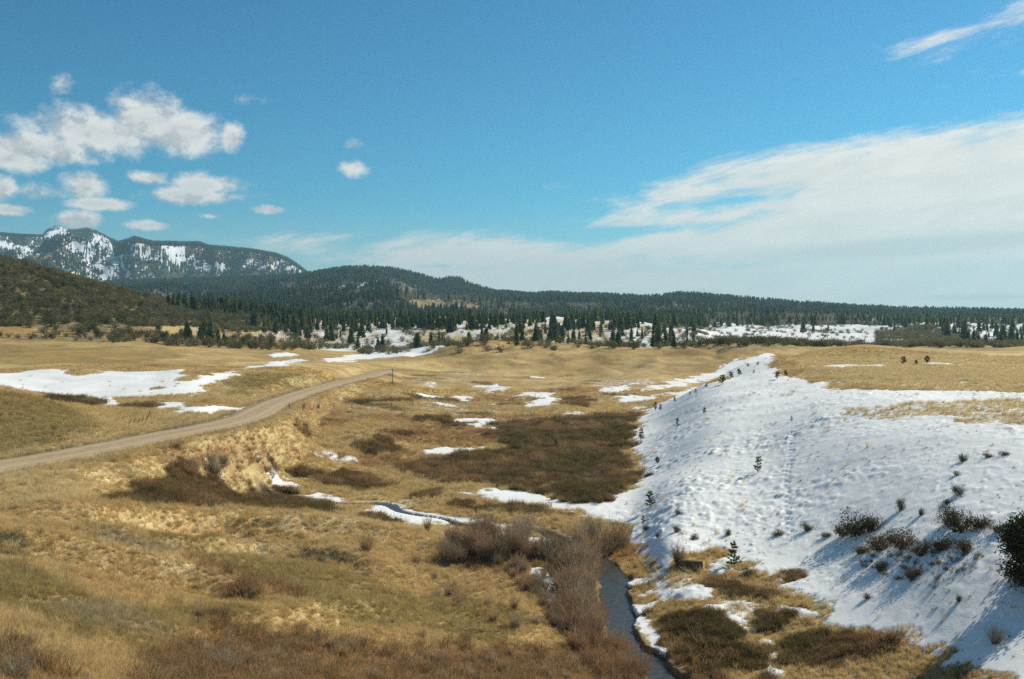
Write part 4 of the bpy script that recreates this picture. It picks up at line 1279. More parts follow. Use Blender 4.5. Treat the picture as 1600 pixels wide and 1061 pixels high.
scatter('snow_stubble', 'short dry stems poking through the snow slope', brush, np.stack([sx_, sy_, gz(sx_, sy_) - .03], 1), np.r_[rng.uniform(.08, .30, nb_), rng.uniform(.2, .6, len(ex_))], cc, tilt=.1)

# ---- far vegetation
pines = [far_pine(300 + i, slim=[.15, .2, .26, .17, .3][i], n_=[190, 200, 170, 120, 210][i]) for i in range(5)]
pine_src = [src('distant_pine', p) for p in pines]
scrubs = [scrub(330 + i) for i in range(4)]
scrub_src = [src('distant_scrub', s_) for s_ in scrubs]
for s_ in scrub_src:
    pass


def grid_points(x, y, z, n_, dens):
    """random positions on a range mesh, accepted by the density field (cells weighted by area)"""
    nr, nc = x.shape
    cw = np.abs((x[:-1, 1:] - x[:-1, :-1]) * (y[1:, :-1] - y[:-1, :-1])) * dens[:-1, :-1]
    p = cw.ravel() / cw.sum()
    k_ = rng.choice(len(p), n_, p=p)
    i, j = k_ // (nc - 1), k_ % (nc - 1)
    a, b_ = rng.uniform(0, 1, n_), rng.uniform(0, 1, n_)
    def L_(G):
        return (G[i, j] * (1 - a) + G[i + 1, j] * a) * (1 - b_) + (G[i, j + 1] * (1 - a) + G[i + 1, j + 1] * a) * b_
    return L_(x), L_(y), L_(z)


GRN = C3(1.0, 1.05, 1.0)
mdens = (1 - m_s) * (1 - m_g) * (mT > .08) * (mT < 1.04) * (.35 + .65 * sstep(pn2, -.3, .1)) + m_s * .06
x_, y_, z_ = grid_points(mx, my, mz, 90000, mdens)
tn = rng.uniform(.6, 1.3, (len(x_), 1))
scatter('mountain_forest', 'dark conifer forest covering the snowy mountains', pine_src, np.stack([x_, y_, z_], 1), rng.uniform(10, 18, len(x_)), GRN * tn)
bdens = (1 - b_g) * (1 - b_y * .82) * (1 - b_s * .6) * (bT < 1.05) * (.3 + .7 * sstep(-bn, -.35, .05))
x_, y_, z_ = grid_points(bx, by, bz, 70000, bdens)
tn = rng.uniform(.6, 1.35, (len(x_), 1))
h_ = rng.uniform(9, 17, len(x_))
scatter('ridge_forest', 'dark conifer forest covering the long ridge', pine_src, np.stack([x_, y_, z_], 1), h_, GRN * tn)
x_, y_, z_ = grid_points(bx, by, bz, 16000, (b_y * .9 + .12) * (bT < 1.0) * (1 - b_g))
tn = rng.uniform(.7, 1.5, (len(x_), 1))
scatter('grey_woodland', 'bare grey oak and aspen woodland below the ridge', scrub_src, np.stack([x_, y_, z_], 1), rng.uniform(4, 8, len(x_)), np.tile(C3(1.1, 1.1, 1.15), (len(x_), 1)) * tn)

# forest belt and scrub on the ground sheet, 450 to 1500 m
def belt(u, v):
    """tree cover wanted at a photo position of a tree foot"""
    d = np.zeros(u.shape)
    d = np.maximum(d, in_polys(u, v, [[(380, 484), (480, 496), (640, 500), (1100, 500), (1100, 512), (1000, 517), (760, 516), (560, 514), (400, 505), (250, 480)]]) * .75)
    d = np.maximum(d, in_polys(u, v, [[(515, 508), (560, 505), (580, 520), (576, 545), (535, 543), (515, 530)], [(700, 512), (770, 520), (780, 532), (700, 534)], [(780, 510), (980, 512), (982, 545), (785, 540)],
                                      [(1012, 508), (1075, 508), (1085, 530), (1095, 540), (1012, 545)]]) * .26)
    d = np.maximum(d, in_polys(u, v, [[(480, 505), (1100, 505), (1100, 545), (560, 548), (480, 535)]]) * .10)
    d = np.maximum(d, in_polys(u, v, [[(380, 500), (520, 508), (515, 530), (440, 525), (380, 515)]]) * .35)
    d = np.maximum(d, in_polys(u, v, [[(320, 522), (345, 526), (345, 536), (320, 532)], [(280, 522), (350, 528), (350, 540), (285, 536)]]) * .25)
    d = np.maximum(d, in_polys(u, v, [[(1090, 500), (1700, 500), (1700, 507), (1300, 508), (1090, 512)]]) * .5)
    d = np.maximum(d, in_polys(u, v, [[(1200, 505), (1700, 505), (1700, 540), (1480, 540), (1440, 520), (1250, 520)]]) * .10)
    return d


fx, fy = points(60000, 430, 1500, -60, 1700, power=1.2)
fz = gz(fx, fy)
fu = 800 + F * fx / fy; fv = V0 + (EYE - fz) * F / fy
# only ground that can be seen (nothing nearer stands higher in the line of sight), give or take a tree height
vis = sample(np.minimum.accumulate(V0 + (EYE - Zs) * F / COSD, axis=0), fx, fy)
seen = fv - 12 * F / fy < vis + 2
bd = belt(fu, fv)
jit = fbm(fx / 40, fy / 60, 3, 91)
bd = bd * (.12 + .88 * sstep(fbm(fx / 75, fy / 160, 3, 92), -.28, .12))
acc = seen & (rng.uniform(0, 1, len(fx)) < bd * np.clip(.75 + jit * .9, .1, 1.2) * .34)
tx, ty, tz = fx[acc], fy[acc], fz[acc]
order = np.argsort(ty)
tx, ty, tz = tx[order], ty[order], tz[order]
NIND = 280
th_ = rng.uniform(.38, 1.0, len(tx)) ** .8 * 11 * (1 + .15 * (tx > 60))
tn = rng.uniform(.65, 1.35, (len(tx), 1))
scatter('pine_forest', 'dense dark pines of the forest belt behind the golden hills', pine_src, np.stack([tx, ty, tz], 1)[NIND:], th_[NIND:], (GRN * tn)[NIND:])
pine_meshes = [plant_mesh('pine_tree', p, M_obj) for p in pines]
for i in range(min(NIND, len(tx))):
    o = link(bpy.data.objects.new('pine_tree', pine_meshes[i % 5]))
    o.location = (tx[i], ty[i], tz[i]); o.scale = (th_[i],) * 3; o.rotation_euler[2] = rng.uniform(0, 6.28)
    k_ = tn[i, 0]; o.color = (k_, k_ * 1.05, k_, 1)
    uu = 800 + F * tx[i] / ty[i]
    if uu < 500: lb, gp = 'small dark pine standing on the scrubby lower hillside', 'pines on the lower hillside'
    elif uu < 780: lb, gp = 'tall dark pine among snow patches at the near edge of the forest belt', 'pines at the near edge of the forest belt'
    elif uu < 1110: lb, gp = 'dark green pine in the dense stand just behind the crest of the golden hills', 'pines behind the golden hill crest'
    else: lb, gp = 'small dark pine dotted over the snowy foothills', 'pines on the snowy foothills'
    tag(o, lb, 'tree', gp)

# scrub oak over the left hill and the foothills
fx, fy = points(90000, 400, 1400, -60, 1700, power=1.2)
fz = gz(fx, fy); fu = 800 + F * fx / fy; fv = V0 + (EYE - fz) * F / fy
vis = sample(np.minimum.accumulate(V0 + (EYE - Zs) * F / COSD, axis=0), fx, fy)
seen = fv - 4 * F / fy < vis + 1
den = np.zeros(len(fx))
den = np.maximum(den, in_polys(fu, fv, [[(-80, 380), (0, 402), (100, 430), (200, 458), (300, 480), (480, 500), (500, 515), (380, 520), (300, 512), (215, 510), (120, 505), (0, 512), (-80, 515)]]) * .9)
den = np.maximum(den, in_polys(fu, fv, [[(-80, 500), (100, 500), (220, 515), (330, 528), (480, 520), (560, 545), (440, 548), (200, 538), (0, 528)]]) * .13)
den = np.maximum(den, in_polys(fu, fv, [[(1080, 500), (1700, 500), (1700, 545), (1080, 540)]]) * np.clip(.25 - .5 * sample(snow, fx, fy), 0.012, .4))
den = np.maximum(den, in_polys(fu, fv, [[(1370, 515), (1440, 508), (1500, 522), (1500, 540), (1370, 540)]]) * .8)
den = np.maximum(den, in_polys(fu, fv, [[(500, 515), (1100, 508), (1100, 545), (560, 555)]]) * .10)
acc = seen & (rng.uniform(0, 1, len(fx)) < den * (.6 + .5 * fbm(fx / 25, fy / 25, 3, 93)))
ox, oy, oz = fx[acc], fy[acc], fz[acc]
order = np.argsort(oy); ox, oy, oz = ox[order], oy[order], oz[order]
oh = rng.uniform(1.6, 3.8, len(ox))
NS = 200
tn = rng.uniform(.55, 1.25, (len(ox), 1)) * lerp3(np.broadcast_to(C3(1.0, 1.0, .9), (len(ox), 3)), C3(.75, .9, .55), rng.uniform(0, 1, len(ox)) ** 2)
osc = np.stack([oh * 1.25, oh * 1.25, oh], 1)
scatter('scrub_oak', 'grey brown leafless scrub covering the left hill and the foothills', scrub_src, np.stack([ox, oy, oz - .2], 1)[NS:], osc[NS:], tn[NS:])
scrub_meshes = [plant_mesh('oak_shrub', s_, M_obj) for s_ in scrubs]
for i in range(NS):
    o = link(bpy.data.objects.new('oak_shrub', scrub_meshes[i % 4]))
    o.location = (ox[i], oy[i], oz[i] - .2); o.scale = tuple(osc[i]); o.rotation_euler[2] = rng.uniform(0, 6.28)
    o.color = (*tn[i], 1)
    tag(o, 'grey brown leafless shrub on the grassy foot of the left hill', 'shrub', 'shrubs at the foot of the left hill')

# junipers dotted over the left hill
fx, fy = points(4000, 410, 700, -60, 560, power=1.2)
fz = gz(fx, fy); fu = 800 + F * fx / fy; fv = V0 + (EYE - fz) * F / fy
vis = sample(np.minimum.accumulate(V0 + (EYE - Zs) * F / COSD, axis=0), fx, fy)
acc = (fv - 3 * F / fy < vis + 1) & in_polys(fu, fv, [[(-80, 370), (0, 402), (200, 458), (480, 500), (560, 530), (440, 545), (0, 526), (-80, 520)]]) & (rng.uniform(0, 1, len(fx)) < .10)
jx, jy, jz = fx[acc][:150], fy[acc][:150], fz[acc][:150]
jun = []
for s_ in range(3):
    r = np.random.default_rng(500 + s_)
    ctr = np.stack([r.uniform(-.25, .25, 12), r.uniform(-.25, .25, 12), r.uniform(.25, .8, 12)], 1)
    c, f, cc_ = leaf_cloud(ctr, .22, 260, .12, r, NEED0, NEED1, .6)
    tb = tube((0, 0, -.1), (0, 0, .5), .05, .03, 5)
    jun.append(plant_mesh('juniper', join([(c, f, cc_), (tb[0], tb[1], np.tile(C3(.08, .05, .03), (len(tb[0]), 1)))]), M_obj))
for i in range(len(jx)):
    o = link(bpy.data.objects.new('juniper', jun[i % 3]))
    s_ = rng.uniform(2.2, 5.5)
    o.location = (jx[i], jy[i], jz[i] - .1); o.scale = (s_ * .8, s_ * .8, s_); o.rotation_euler[2] = rng.uniform(0, 6.28)
    k_ = rng.uniform(.6, 1.1); o.color = (k_, k_, k_, 1)
    tag(o, 'dark green juniper dotted on the scrubby left hill', 'tree', 'junipers on the left hill')

# ------------------------------------------------------------------ young pines on the snow slope and the plateau
sap_geo = [sapling(600 + i, dens=1.0 + .25 * (i % 2), wide=[.3, .36, .26, .34][i]) for i in range(4)]
dense_geo = [sapling(650 + i, levels=9, dens=2.2, wide=.42, ng0=C3(.03, .045, .015), ng1=C3(.09, .10, .035)) for i in range(3)]
sap_m = [(plant_mesh('trunk', a, M_obj), plant_mesh('crown', b_, M_obj)) for a, b_ in sap_geo]
den_m = [(plant_mesh('trunk', a, M_obj), plant_mesh('crown', b_, M_obj)) for a, b_ in dense_geo]
SAPS = [  # u, v of the foot, height in photo pixels, dense?, label
    (1184, 741, 27, 0, 'young green pine alone in the middle of the snow slope, with a long shadow'),
    (1016, 793, 28, 0, 'slender young pine low on the snow slope near the dark brush'),
    (1147, 886, 42, 0, 'yellow green pine sapling with a bare leader beside the dark brush below the slope'),
    (1027, 727, 12, 1, 'small dark pine low on the slope, right of the big brush patch'),
    (1058, 671, 16, 0, 'small pine sapling on the upper left snow slope, alone on clean snow'),
    (1100, 646, 12, 0, 'tiny bright green pine sapling high on the left part of the snow slope'),
    (1237, 661, 9, 0, 'tiny pine sapling at the top of the line of footprints'),
    (1128, 601, 15, 1, 'largest of the three round dark pines on the ridge line of the snow slope'),
    (1142, 593, 11, 1, 'middle one of the three round dark pines on the ridge line'),
    (1155, 587, 11, 1, 'farthest of the three round dark pines on the ridge line'),
    (1178, 585, 7, 0, 'tiny dark pine just past the three ridge line pines'),
    (1215, 595, 12, 1, 'dark little pine at the tip where the golden grass meets the snow'),
    (1228, 589, 9, 1, 'dark little pine on the edge of the golden grass, behind its neighbour'),
    (1411, 569, 13, 1, 'first of the three dark bushy pines on the golden plateau'),
    (1432, 570, 9, 1, 'lowest, middle one of the three bushy pines on the golden plateau'),
    (1449, 569, 13, 1, 'third of the three dark bushy pines on the golden plateau, by a snow strip'),
    (1024, 641, 14, 0, 'bushy young pine at the lower left rim of the slope above the brush'),
    (1032, 642, 11, 0, 'shorter young pine leaning against the bushy one at the left rim'),
    (1054, 628, 9, 0, 'little pine on the left rim between the brown strips'),
    (1078, 617, 6, 0, 'tiny pine on the rim next to a brown strip, lower one of two'),
    (1087, 616, 8, 0, 'tiny pine on the rim next to a brown strip, upper one of two'),
    (1104, 606, 7, 1, 'tiny dark pine on the rim just below the three round pines'),
    (1001, 690, 20, 0, 'yellowish green sapling at the foot of the snow slope on the brush edge'),
    (1006, 822, 14, 0, 'small green sapling at the foot of the slope beside a low shrub'),
    (1184, 572, 6, 1, 'tiny dark pine on the skyline of the snow slope'),
    (1169, 574, 6, 1, 'tiny pine left of the skyline one on the snow slope')]
for i, (u, v, hp, dn, lb) in enumerate(SAPS):
    x, y = ground_xy(u, v)
    e = link(bpy.data.objects.new('pine_sapling', None))
    e.empty_display_size = .3
    h_ = hp * y / F
    e.location = (x, y, float(gz(x, y)) - .02)
    e.scale = (h_, h_, h_); e.rotation_euler = (rng.normal() * .04, rng.normal() * .04, rng.uniform(0, 6.28))
    tm, cm = (den_m[i % 3] if dn else sap_m[i % 4])
    for nm, m_ in (('trunk', tm), ('crown', cm)):
        o = link(bpy.data.objects.new(nm, m_), e)
        o.color = (1, 1, 1, 1) if nm == 'trunk' or i != 2 else (1.5, 1.35, .9, 1)
    tag(e, lb, 'sapling', 'young pines on the snow slope and plateau')

# ------------------------------------------------------------------ willows along the creek
def willow(seed, h=1.0, red_=0.5, stems=120, tilt=.72):
    c0_ = C3(.14, .11, .065)
    c1_ = C3(.52, .44, .31) * (1 - red_) + C3(.54, .38, .22) * red_
    return twig_bush(seed, stems, h, tilt=tilt, twigs=10, wd=.0075, c0_=c0_, c1_=c1_, base_r=.14)


wil = [plant_mesh('willow_shrub', willow(700 + i, 1, [.1, .9, .4, .7, 0.0][i], [130, 150, 110, 120, 140][i], [.7, .8, .6, .75, .85][i]), M_obj) for i in range(5)]
WIL = [  # u, v foot, height px, variant, width factor, label
    (940, 868, 62, 1, 1.25, 'big round reddish willow at the bend of the creek below the snow slope'),
    (965, 862, 55, 1, 1.0, 'reddish willow on the snow slope side of the big round one'),
    (905, 850, 58, 2, .9, 'upright grey brown willow left of the big reddish one'),
    (925, 842, 46, 0, 1.0, 'brown willow standing behind the big reddish one'),
    (820, 829, 40, 4, 1.2, 'spreading dark willow alone on the far bank of the creek'),
    (845, 826, 26, 4, 1.0, 'low dark willow beside the spreading one on the far bank'),
    (700, 876, 44, 0, 1.0, 'brown willow at the left end of the creekside thicket'),
    (572, 873, 36, 3, .9, 'lone reddish willow bush on the near grassy bank'),
    (572, 897, 22, 0, .8, 'small grey bush just below the lone reddish willow on the bank'),
    (668, 837, 32, 3, .6, 'narrow reddish bush standing by the creek in the grass'),
    (650, 880, 26, 3, .8, 'small reddish bush on the bank left of the thicket'),
    (335, 745, 44, 4, .9, 'dark green brown bush at the foot of the road bank'),
    (870, 699, 32, 2, .45, 'tall narrow tan bush rising from the big brush patch'),
    (352, 1061, 62, 4, 1.0, 'dark grey bush in the near grass at the lower edge'),
    (20, 1070, 70, 4, 1.0, 'dark bush in the lower corner by the viewer'),
    (475, 640, 14, 2, .6, 'bare little bush by the fence in the valley, left one of two'),
    (497, 641, 14, 2, .7, 'bare little bush by the fence in the valley, right one of two'),
    (630, 652, 8, 4, 1.6, 'round dark bush alone on the golden valley floor'),
    (1060, 880, 46, 0, .7, 'thin grey bare shrub behind the fallen log'),
    (1555, 1008, 38, 4, .9, 'grey shrub standing out of the snow near the lower right corner'),
    (1400, 1003, 24, 4, 1.0, 'low shrub where the snow meets the brush at the lower right')]
def put(name, meshes, k_, u, v, hp, wf, lb, cat, gp, colr=(1, 1, 1), sink=.03, xy=None):
    x, y = xy if xy is not None else ground_xy(u, v)
    o = link(bpy.data.objects.new(name, meshes[k_]))
    h_ = hp * y / F
    o.location = (x, y, float(gz(x, y)) - sink)
    o.scale = (h_ * wf, h_ * wf, h_); o.rotation_euler[2] = rng.uniform(0, 6.28)
    o.color = (*colr, 1)
    tag(o, lb, cat, gp)
    return o


for u, v, hp, k_, wf, lb in WIL:
    q = rng.uniform(.85, 1.2)
    put('willow_shrub', wil, k_, u, v, hp, wf, lb, 'bush', None, (q, q, q))
# the thicket itself: nothing tells its bushes apart
THICK = [((700, 850), (760, 850), (840, 868), (900, 880), (945, 905), (955, 940), (955, 985), (925, 1010), (870, 1000), (850, 950), (800, 905), (740, 888), (695, 880))]
cnt = 0
tries = 0
while cnt < 95 and tries < 4000:
    tries += 1
    u, v = rng.uniform(690, 960), rng.uniform(850, 1010)
    if not in_polys(np.array([u]), np.array([v]), THICK)[0]: continue
    x, y = ground_xy(u, v)
    cdv = float(sample(CD, [x], [y])[0])
    if cdv < 1.6: continue
    low_ = 1 - .55 * (abs(u - 800) < 90) * (v > 880)
    hp = rng.uniform(42, 72) * low_ * (.8 if u < 760 else 1)
    k_ = int(rng.integers(0, 5))
    q = rng.uniform(.85, 1.3)
    put('willow_shrub', wil, k_, u, v, hp, rng.uniform(.75, 1.1), 'leafless brown willow in the thicket along the creek', 'bush', 'willows of the creekside thicket', (q, q * rng.uniform(.9, 1), q * .95), xy=(x, y))
    cnt += 1
cnt = 0
RB = [((900, 925), (948, 935), (975, 985), (1020, 1055), (1030, 1090), (960, 1090), (900, 1020), (880, 960))]
while cnt < 34:
    u, v = rng.uniform(870, 1035), rng.uniform(920, 1090)
    if not in_polys(np.array([u]), np.array([v]), RB)[0]: continue
    x, y = ground_xy(u, v)
    if float(sample(CD, [x], [y])[0]) < 1.5: continue
    q = rng.uniform(.8, 1.25)
    put('willow_shrub', wil, int(rng.choice([1, 3, 2])), u, v, rng.uniform(34, 62), rng.uniform(.8, 1.15), 'rust tinted leafless willow leaning over the near side of the open creek water', 'bush', 'rusty willows by the open water', (q * 1.05, q * .92, q * .85), xy=(x, y))
    cnt += 1
cnt = 0
while cnt < 26:
    u, v = rng.uniform(640, 1000), rng.uniform(652, 785)
    if not in_polys(np.array([u]), np.array([v]), [DARK[1]])[0]: continue
    q = rng.uniform(.7, 1.1)
    put('willow_shrub', wil, int(rng.integers(0, 5)), u, v, rng.uniform(9, 17), rng.uniform(.9, 1.6), 'low willow clump standing a little proud of the large brush patch', 'bush', 'willow clumps in the large brush patch', (q, q * .95, q * .85))
    cnt += 1
# loose bushes over the near bank and the bottom edge
BK = [((250, 985), (430, 985), (640, 1000), (900, 1010), (960, 1020), (1010, 1061), (240, 1075)), ((250, 700), (330, 690), (400, 690), (380, 740), (290, 745)), ((640, 880), (860, 960), (880, 1000), (760, 980), (660, 920))]
cnt = 0
while cnt < 80:
    u, v = rng.uniform(240, 1010), rng.uniform(690, 1075)
    if not in_polys(np.array([u]), np.array([v]), BK)[0]: continue
    x, y = ground_xy(u, v)
    if float(sample(CD, [x], [y])[0]) < 1.8 or float(sample(RD, [x], [y])[0]) < 4.5: continue
    where = 'near bank in the foreground' if v > 800 else 'bank below the gravel road'
    q = rng.uniform(.9, 1.6)
    put('willow_bush', wil, int(rng.integers(0, 5)), u, v, rng.uniform(16, 34), rng.uniform(.8, 1.3), 'small leafless reddish bush on the ' + where, 'bush', 'small bushes on the ' + where, (q, q * .93, q * .85), xy=(x, y))
    cnt += 1

# shrubs of the snow slope
sage_g = []
for s_ in range(4):
    r = np.random.default_rng(800 + s_)
    ctr = np.stack([r.uniform(-.5, .5, 14), r.uniform(-.5, .5, 14), r.uniform(.15, .7, 14)], 1)
    c, f, cc_ = leaf_cloud(ctr, .26, 900, .075, r, C3(.04, .04, .018), C3(.13, .115, .055), .9)
    tb = twig_bush(820 + s_, 60, .95, tilt=1.1, twigs=5, wd=.018, c0_=C3(.06, .045, .025), c1_=C3(.15, .12, .07), base_r=.3)
    sage_g.append(join([(c, f, cc_), tb]))
sage = [plant_mesh('snow_shrub', g_, M_obj) for g_ in sage_g]
SH = [(1340, 838, 36, 1.15, 'biggest rounded olive shrub on the snow slope'), (1362, 832, 26, 1.0, 'olive shrub joined to the right side of the biggest one'), (1318, 840, 20, 1.0, 'low shrub at the left foot of the biggest olive shrub'),
      (1500, 832, 34, 1.1, 'broad olive shrub on the right of the slope below a snow hollow'), (1530, 826, 22, 1.3, 'tapering shrub to the right of the broad olive one'), (1484, 822, 34, .7, 'upright dark shrub left of the broad olive one'),
      (1498, 776, 17, .9, 'small round olive shrub high on the right of the slope'), (1495, 745, 8, 1, 'little shrub above the small round olive one'), (1262, 832, 16, .9, 'little dark shrub beside the footprints'),
      (1215, 839, 10, 1.6, 'flat low shrub left of the footprints'), (1290, 842, 9, 1.4, 'flat dark sprig left of the biggest olive shrub'), (1137, 839, 12, .8, 'small dark shrub above the yellow green sapling'),
      (1058, 833, 12, .8, 'small dark shrub low on the slope above the log'), (1085, 844, 11, .9, 'small dark shrub right above the log'), (1028, 842, 8, .8, 'tiny dark sprig left of the small shrub above the log'),
      (1505, 722, 13, .9, 'dark shrub in a snow hollow near the right side'), (1545, 717, 8, 1.5, 'left part of the dark row of shrubs in the long hollow at right'), (1570, 715, 8, 1.6, 'right part of the dark row of shrubs in the long hollow'),
      (1408, 800, 22, .5, 'narrow dark shrub in the snow between the two big olive ones'), (1440, 808, 12, .7, 'small dark shrub right of the narrow one'), (1345, 868, 16, 1.2, 'brown shrub below the biggest olive one'),
      (1375, 862, 26, 1.1, 'snow dusted tangled shrub below the biggest olive one'), (1410, 858, 30, 1.2, 'large tangled brown shrub in the middle of the lower slope'), (1440, 870, 22, 1.1, 'tangled shrub at the right of the large brown one'),
      (1470, 862, 24, 1.1, 'brown shrub under the upright dark one'), (1510, 862, 20, 1, 'thin brown shrub right of the tangled ones'), (1425, 905, 18, 1.2, 'thin shrub in the shaded snow of the lower slope'),
      (1378, 895, 16, 1.2, 'small sprig shrub in the lower snow'), (1560, 835, 16, 1.3, 'low shrub near the dark juniper'), (1170, 898, 14, 1.2, 'dark clump right behind the yellow green sapling'),
      (1480, 790, 8, 1, 'sprig above the upright dark shrub'), (1355, 940, 10, 1, 'sprig alone in the lower snow'), (1060, 806, 9, .9, 'sprig on the slope right of the slender pine'), (1010, 832, 8, 1.2, 'sprig at the slope foot'),
      (1498, 945, 14, .5, 'dark sprig inside the large tree shadow')]
for i, (u, v, hp, wf, lb) in enumerate(SH):
    q = rng.uniform(.8, 1.15)
    br = 'brown' in lb or 'tangled' in lb or 'thin' in lb
    put('snow_shrub', sage, i % 4, u, v, hp * 1.1, wf, lb, 'shrub', None, (q * 1.35, q * 1.1, q) if br else (q, q, q))

# ------------------------------------------------------------------ dark juniper at the right edge
def juniper(seed):
    r = np.random.default_rng(seed)
    trunk, ctr = [], []
    c, f = tube((0, 0, -.1), (.02, 0, .75), .05, .02, 8)
    trunk.append((c, f, np.tile(C3(.09, .06, .04), (len(c), 1))))
    for i in range(34):
        z = r.uniform(.05, .85); a = r.uniform(0, 2 * PI); L = .42 * (1 - z * .8) * r.uniform(.6, 1.1)
        e = (math.cos(a) * L, math.sin(a) * L, z + .12 * r.uniform(-.3, 1))
        c, f = tube((0, 0, z * .9), e, .014, .004, 4)
        trunk.append((c, f, np.tile(C3(.09, .06, .04), (len(c), 1))))
        for s_ in (.45, .7, 1.0):
            ctr.append([e[0] * s_, e[1] * s_, z * .9 + (e[2] - z * .9) * s_])
    ctr = np.array(ctr)
    return join(trunk), leaf_cloud(ctr, .13, 17000, .042, r, C3(.03, .038, .016), C3(.09, .09, .04), .4)


jt, jc = juniper(900)
e = link(bpy.data.objects.new('juniper_tree', None))
x, y = ground_xy(1598, 938)
x += .75; y += .5
e.location = (x, y, float(gz(x, y)) - .1); e.scale = (4.9, 4.9, 4.2)
for nm, g_ in (('trunk', jt), ('crown', jc)):
    o = link(bpy.data.objects.new(nm, plant_mesh(nm, g_, M_obj)), e); o.color = (1, 1, 1, 1)
tag(e, 'large dark juniper cut by the right edge, throwing a big blue shadow on the snow', 'tree')

# ------------------------------------------------------------------ fallen log
m_bark, t, b = new_mat('log_bark')
tcn = t.new('ShaderNodeTexCoord')
nn = t.noise(t.vm('MULTIPLY', tcn.outputs['Object'], (1, 9, 9)), 3, 5, .6)
t.l.new(t.mix(t.rng(nn, .35, .65), (.06, .05, .025), (.26, .22, .12)), b.inputs['Base Color']); b.inputs['Roughness'].default_value = .9
bmp = t.new('ShaderNodeBump'); bmp.inputs['Distance'].default_value = .05; t.put(bmp.inputs['Height'], nn); t.l.new(bmp.outputs[0], b.inputs['Normal'])
m_cut, t, b = new_mat('log_cut_face')
tcn = t.new('ShaderNodeTexCoord')
wv = t.new('ShaderNodeTexWave'); wv.wave_type = 'RINGS'; wv.rings_direction = 'X'; wv.inputs['Scale'].default_value = 9; wv.inputs['Distortion'].default_value = 2
t.l.new(tcn.outputs['Object'], wv.inputs['Vector'])
t.l.new(t.mix(wv.outputs['Fac'], (.42, .28, .12), (.58, .42, .21)), b.inputs['Base Color']); b.inputs['Roughness'].default_value = .85
r = np.random.default_rng(3)
seg, nl = 20, 9
cl_, fl_ = [], []
for i in range(nl):
    xx = -1.05 + 2.1 * i / (nl - 1)
    for k_ in range(seg):
        a = 2 * PI * k_ / seg
        rad = .36 * (1 + .10 * math.sin(3 * a + 1) + .05 * math.sin(7 * a + i * .5)) * (1 - .10 * i / nl if i < 7 else .93) * (1.0 if i else .85) + r.normal() * .008
        cl_.append((xx, rad * math.cos(a) * .9, rad * math.sin(a) + .3))
for i in range(nl - 1):
    for k_ in range(seg):
        k2 = (k_ + 1) % seg
        fl_.append((i * seg + k_, i * seg + k2, (i + 1) * seg + k2, (i + 1) * seg + k_))
cl_.append((-1.12, 0, .3))
for k_ in range(seg):
    fl_.append((k_, (k_ + 1) % seg, len(cl_) - 1, len(cl_) - 1))
fl_ = [f for f in fl_]
me = bpy.data.meshes.new('bark')
me.from_pydata(cl_, [], [tuple(dict.fromkeys(f)) for f in fl_]); me.materials.append(m_bark); me.polygons.foreach_set('use_smooth', [True] * len(me.polygons)); me.update()
e = link(bpy.data.objects.new('fallen_log', None))
x, y = ground_xy(1081, 886)
e.location = (x, y, float(gz(x, y)) - .06); e.rotation_euler = (0, math.radians(-4), math.radians(-24)); e.scale = (.88, 1.0, 1.0)
link(bpy.data.objects.new('bark', me), e)
cf = [cl_[(nl - 1) * seg + k_] for k_ in range(seg)]
cin = [(1.06, p[1] * .35, (p[2] - .3) * .35 + .3) for p in cf]
cdp = [(.90, p[1] * .18, (p[2] - .3) * .3 + .3) for p in cf]
vv = [(1.053, p[1], p[2]) for p in cf] + cin + cdp + [(.88, 0, .3)]
ff = []
for k_ in range(seg):
    k2 = (k_ + 1) % seg
    ff += [(k_, k2, seg + k2, seg + k_), (seg + k_, seg + k2, 2 * seg + k2, 2 * seg + k_), (2 * seg + k_, 2 * seg + k2, 3 * seg)]
me = bpy.data.meshes.new('cut_face'); me.from_pydata(vv, [], ff); me.materials.append(m_cut); me.update()
link(bpy.data.objects.new('cut_face', me), e)
tag(e, 'fallen tree log with a pale cut end lying in snow below the slope', 'log')

# ------------------------------------------------------------------ fences and the pole
m_wood, t, b = new_mat('weathered_wood')
tcn = t.new('ShaderNodeTexCoord')
nn = t.noise(t.vm('MULTIPLY', tcn.outputs['Object'], (20, 20, 2)), 2, 4, .6)
t.l.new(t.mix(nn, (.09, .075, .055), (.20, .17, .13)), b.inputs['Base Color']); b.inputs['Roughness'].default_value = .9
c, f = tube((0, 0, -.3), (0, 0, 1.25), .075, .06, 7)
post_me = raw_mesh('post', c, f, [m_wood], True)
LP = [(200, 664, .45), (206, 664, .42), (213, 662, .5), (220, 660, .4), (227, 657, .5), (236, 652, -.25)]
ords = ['leftmost', 'second', 'third', 'fourth', 'fifth', 'last']
for i, (u, v, ln) in enumerate(LP):
    x, y = ground_xy(u, v)
    o = link(bpy.data.objects.new('leaning_post', post_me)); o.location = (x, y, float(gz(x, y)))
    o.rotation_euler = (0, ln, rng.uniform(-.2, .2)); o.scale = (.8, .8, .72)
    tag(o, f'{ords[i]} dark wooden post, of the row leaning over the mound behind the road', 'post', 'leaning posts behind the road')
e = link(bpy.data.objects.new('wire_fence', None))
FP = [(452, 642), (473, 643), (498, 642), (522, 641), (550, 641), (580, 640), (612, 638), (645, 636), (680, 634)]
x0, y0 = ground_xy(*FP[0])
e.location = (x0, y0, float(gz(x0, y0)))
pp = []
for u, v in FP:
    x, y = ground_xy(u, v); z = float(gz(x, y))
    o = link(bpy.data.objects.new('post', post_me), e); o.location = (x - x0, y - y0, z - e.location[2]); o.rotation_euler[0] = rng.normal() * .05
    o.scale = (1, 1, .95); pp.append(np.array((x - x0, y - y0, z - e.location[2])))
wp = []
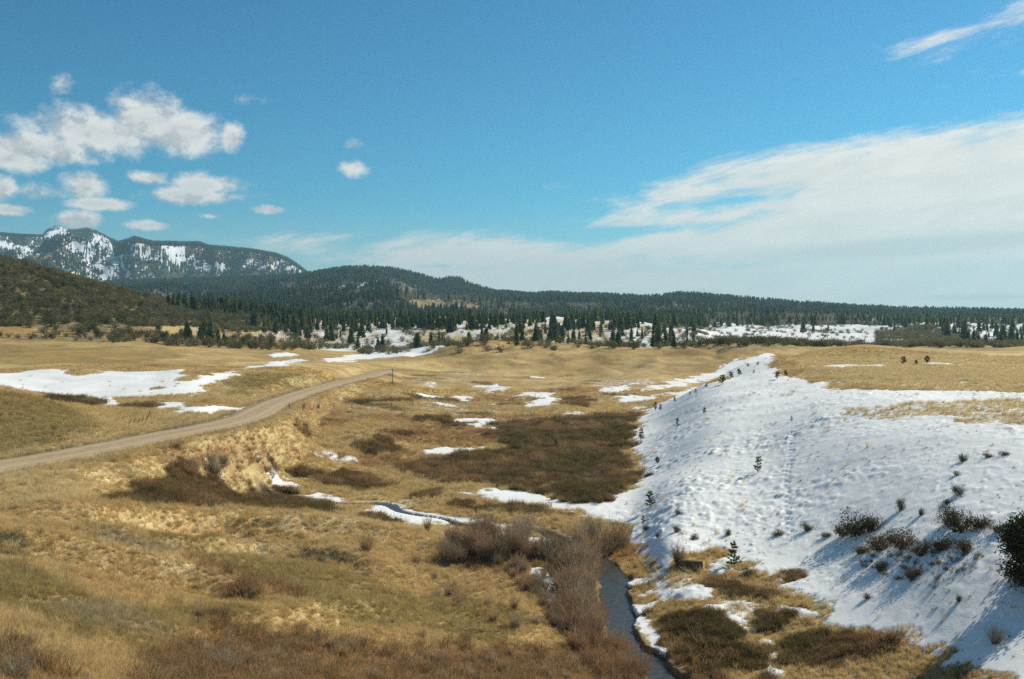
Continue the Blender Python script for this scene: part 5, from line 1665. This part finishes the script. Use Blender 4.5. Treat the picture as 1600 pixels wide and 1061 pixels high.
for a, b_ in zip(pp[:-1], pp[1:]):
    for hz in (.45, .8, 1.1):
        c, f = tube(a + (0, 0, hz), b_ + (0, 0, hz), .006, .006, 4); wp.append((c, f, np.zeros((len(c), 3))))
c, f, _ = join(wp)
m_wire, t, b = new_mat('fence_wire'); b.inputs['Base Color'].default_value = (.18, .17, .16, 1); b.inputs['Metallic'].default_value = .6; b.inputs['Roughness'].default_value = .6
link(bpy.data.objects.new('wire', raw_mesh('wire', c, f, [m_wire])), e)
tag(e, 'low wire fence on wooden posts crossing the golden valley floor', 'fence')
e = link(bpy.data.objects.new('wooden_pole', None))
x, y = ground_xy(613.5, 601)
e.location = (x, y, float(gz(x, y)))
hh_ = 25 * y / F
c, f = tube((0, 0, -.5), (0, 0, hh_), .11, .08, 8)
link(bpy.data.objects.new('shaft', raw_mesh('shaft', c, f, [m_wood], True)), e)
c, f = tube((-.55, 0, hh_ * .9), (.55, 0, hh_ * .9), .05, .05, 6)
link(bpy.data.objects.new('crossarm', raw_mesh('crossarm', c, f, [m_wood], True)), e)
tag(e, 'thin dark wooden pole by the far end of the gravel road', 'pole')

# ------------------------------------------------------------------ haze
m_haze = bpy.data.materials.new('haze'); m_haze.use_nodes = True
t = NT(m_haze.node_tree); t.n.clear()
o_ = t.new('ShaderNodeOutputMaterial'); v_ = t.new('ShaderNodeVolumePrincipled')
v_.inputs['Color'].default_value = (.48, .80, .95, 1); v_.inputs['Density'].default_value = HAZE; v_.inputs['Anisotropy'].default_value = .25
t.l.new(v_.outputs[0], o_.inputs['Volume'])
X0, X1, Y0, Y1, Z0, Z1 = -14500, 14500, -14500, 14500, -30, 760
vv = [(x, y, z) for x in (X0, X1) for y in (Y0, Y1) for z in (Z0, Z1)]
ff = [(0, 1, 3, 2), (4, 6, 7, 5), (0, 4, 5, 1), (2, 3, 7, 6), (0, 2, 6, 4), (1, 5, 7, 3)]
me = bpy.data.meshes.new('haze'); me.from_pydata(vv, [], ff); me.materials.append(m_haze); me.update()
if HAZE > 0:
    hz = link(bpy.data.objects.new('haze', me)); hz.display_type = 'BOUNDS'
    tag(hz, 'thin pale air haze over the whole valley', kind='stuff')

sc.cycles.max_bounces = 6
sc.cycles.diffuse_bounces = 3
sc.cycles.volume_bounces = 0
sc.cycles.use_denoising = False
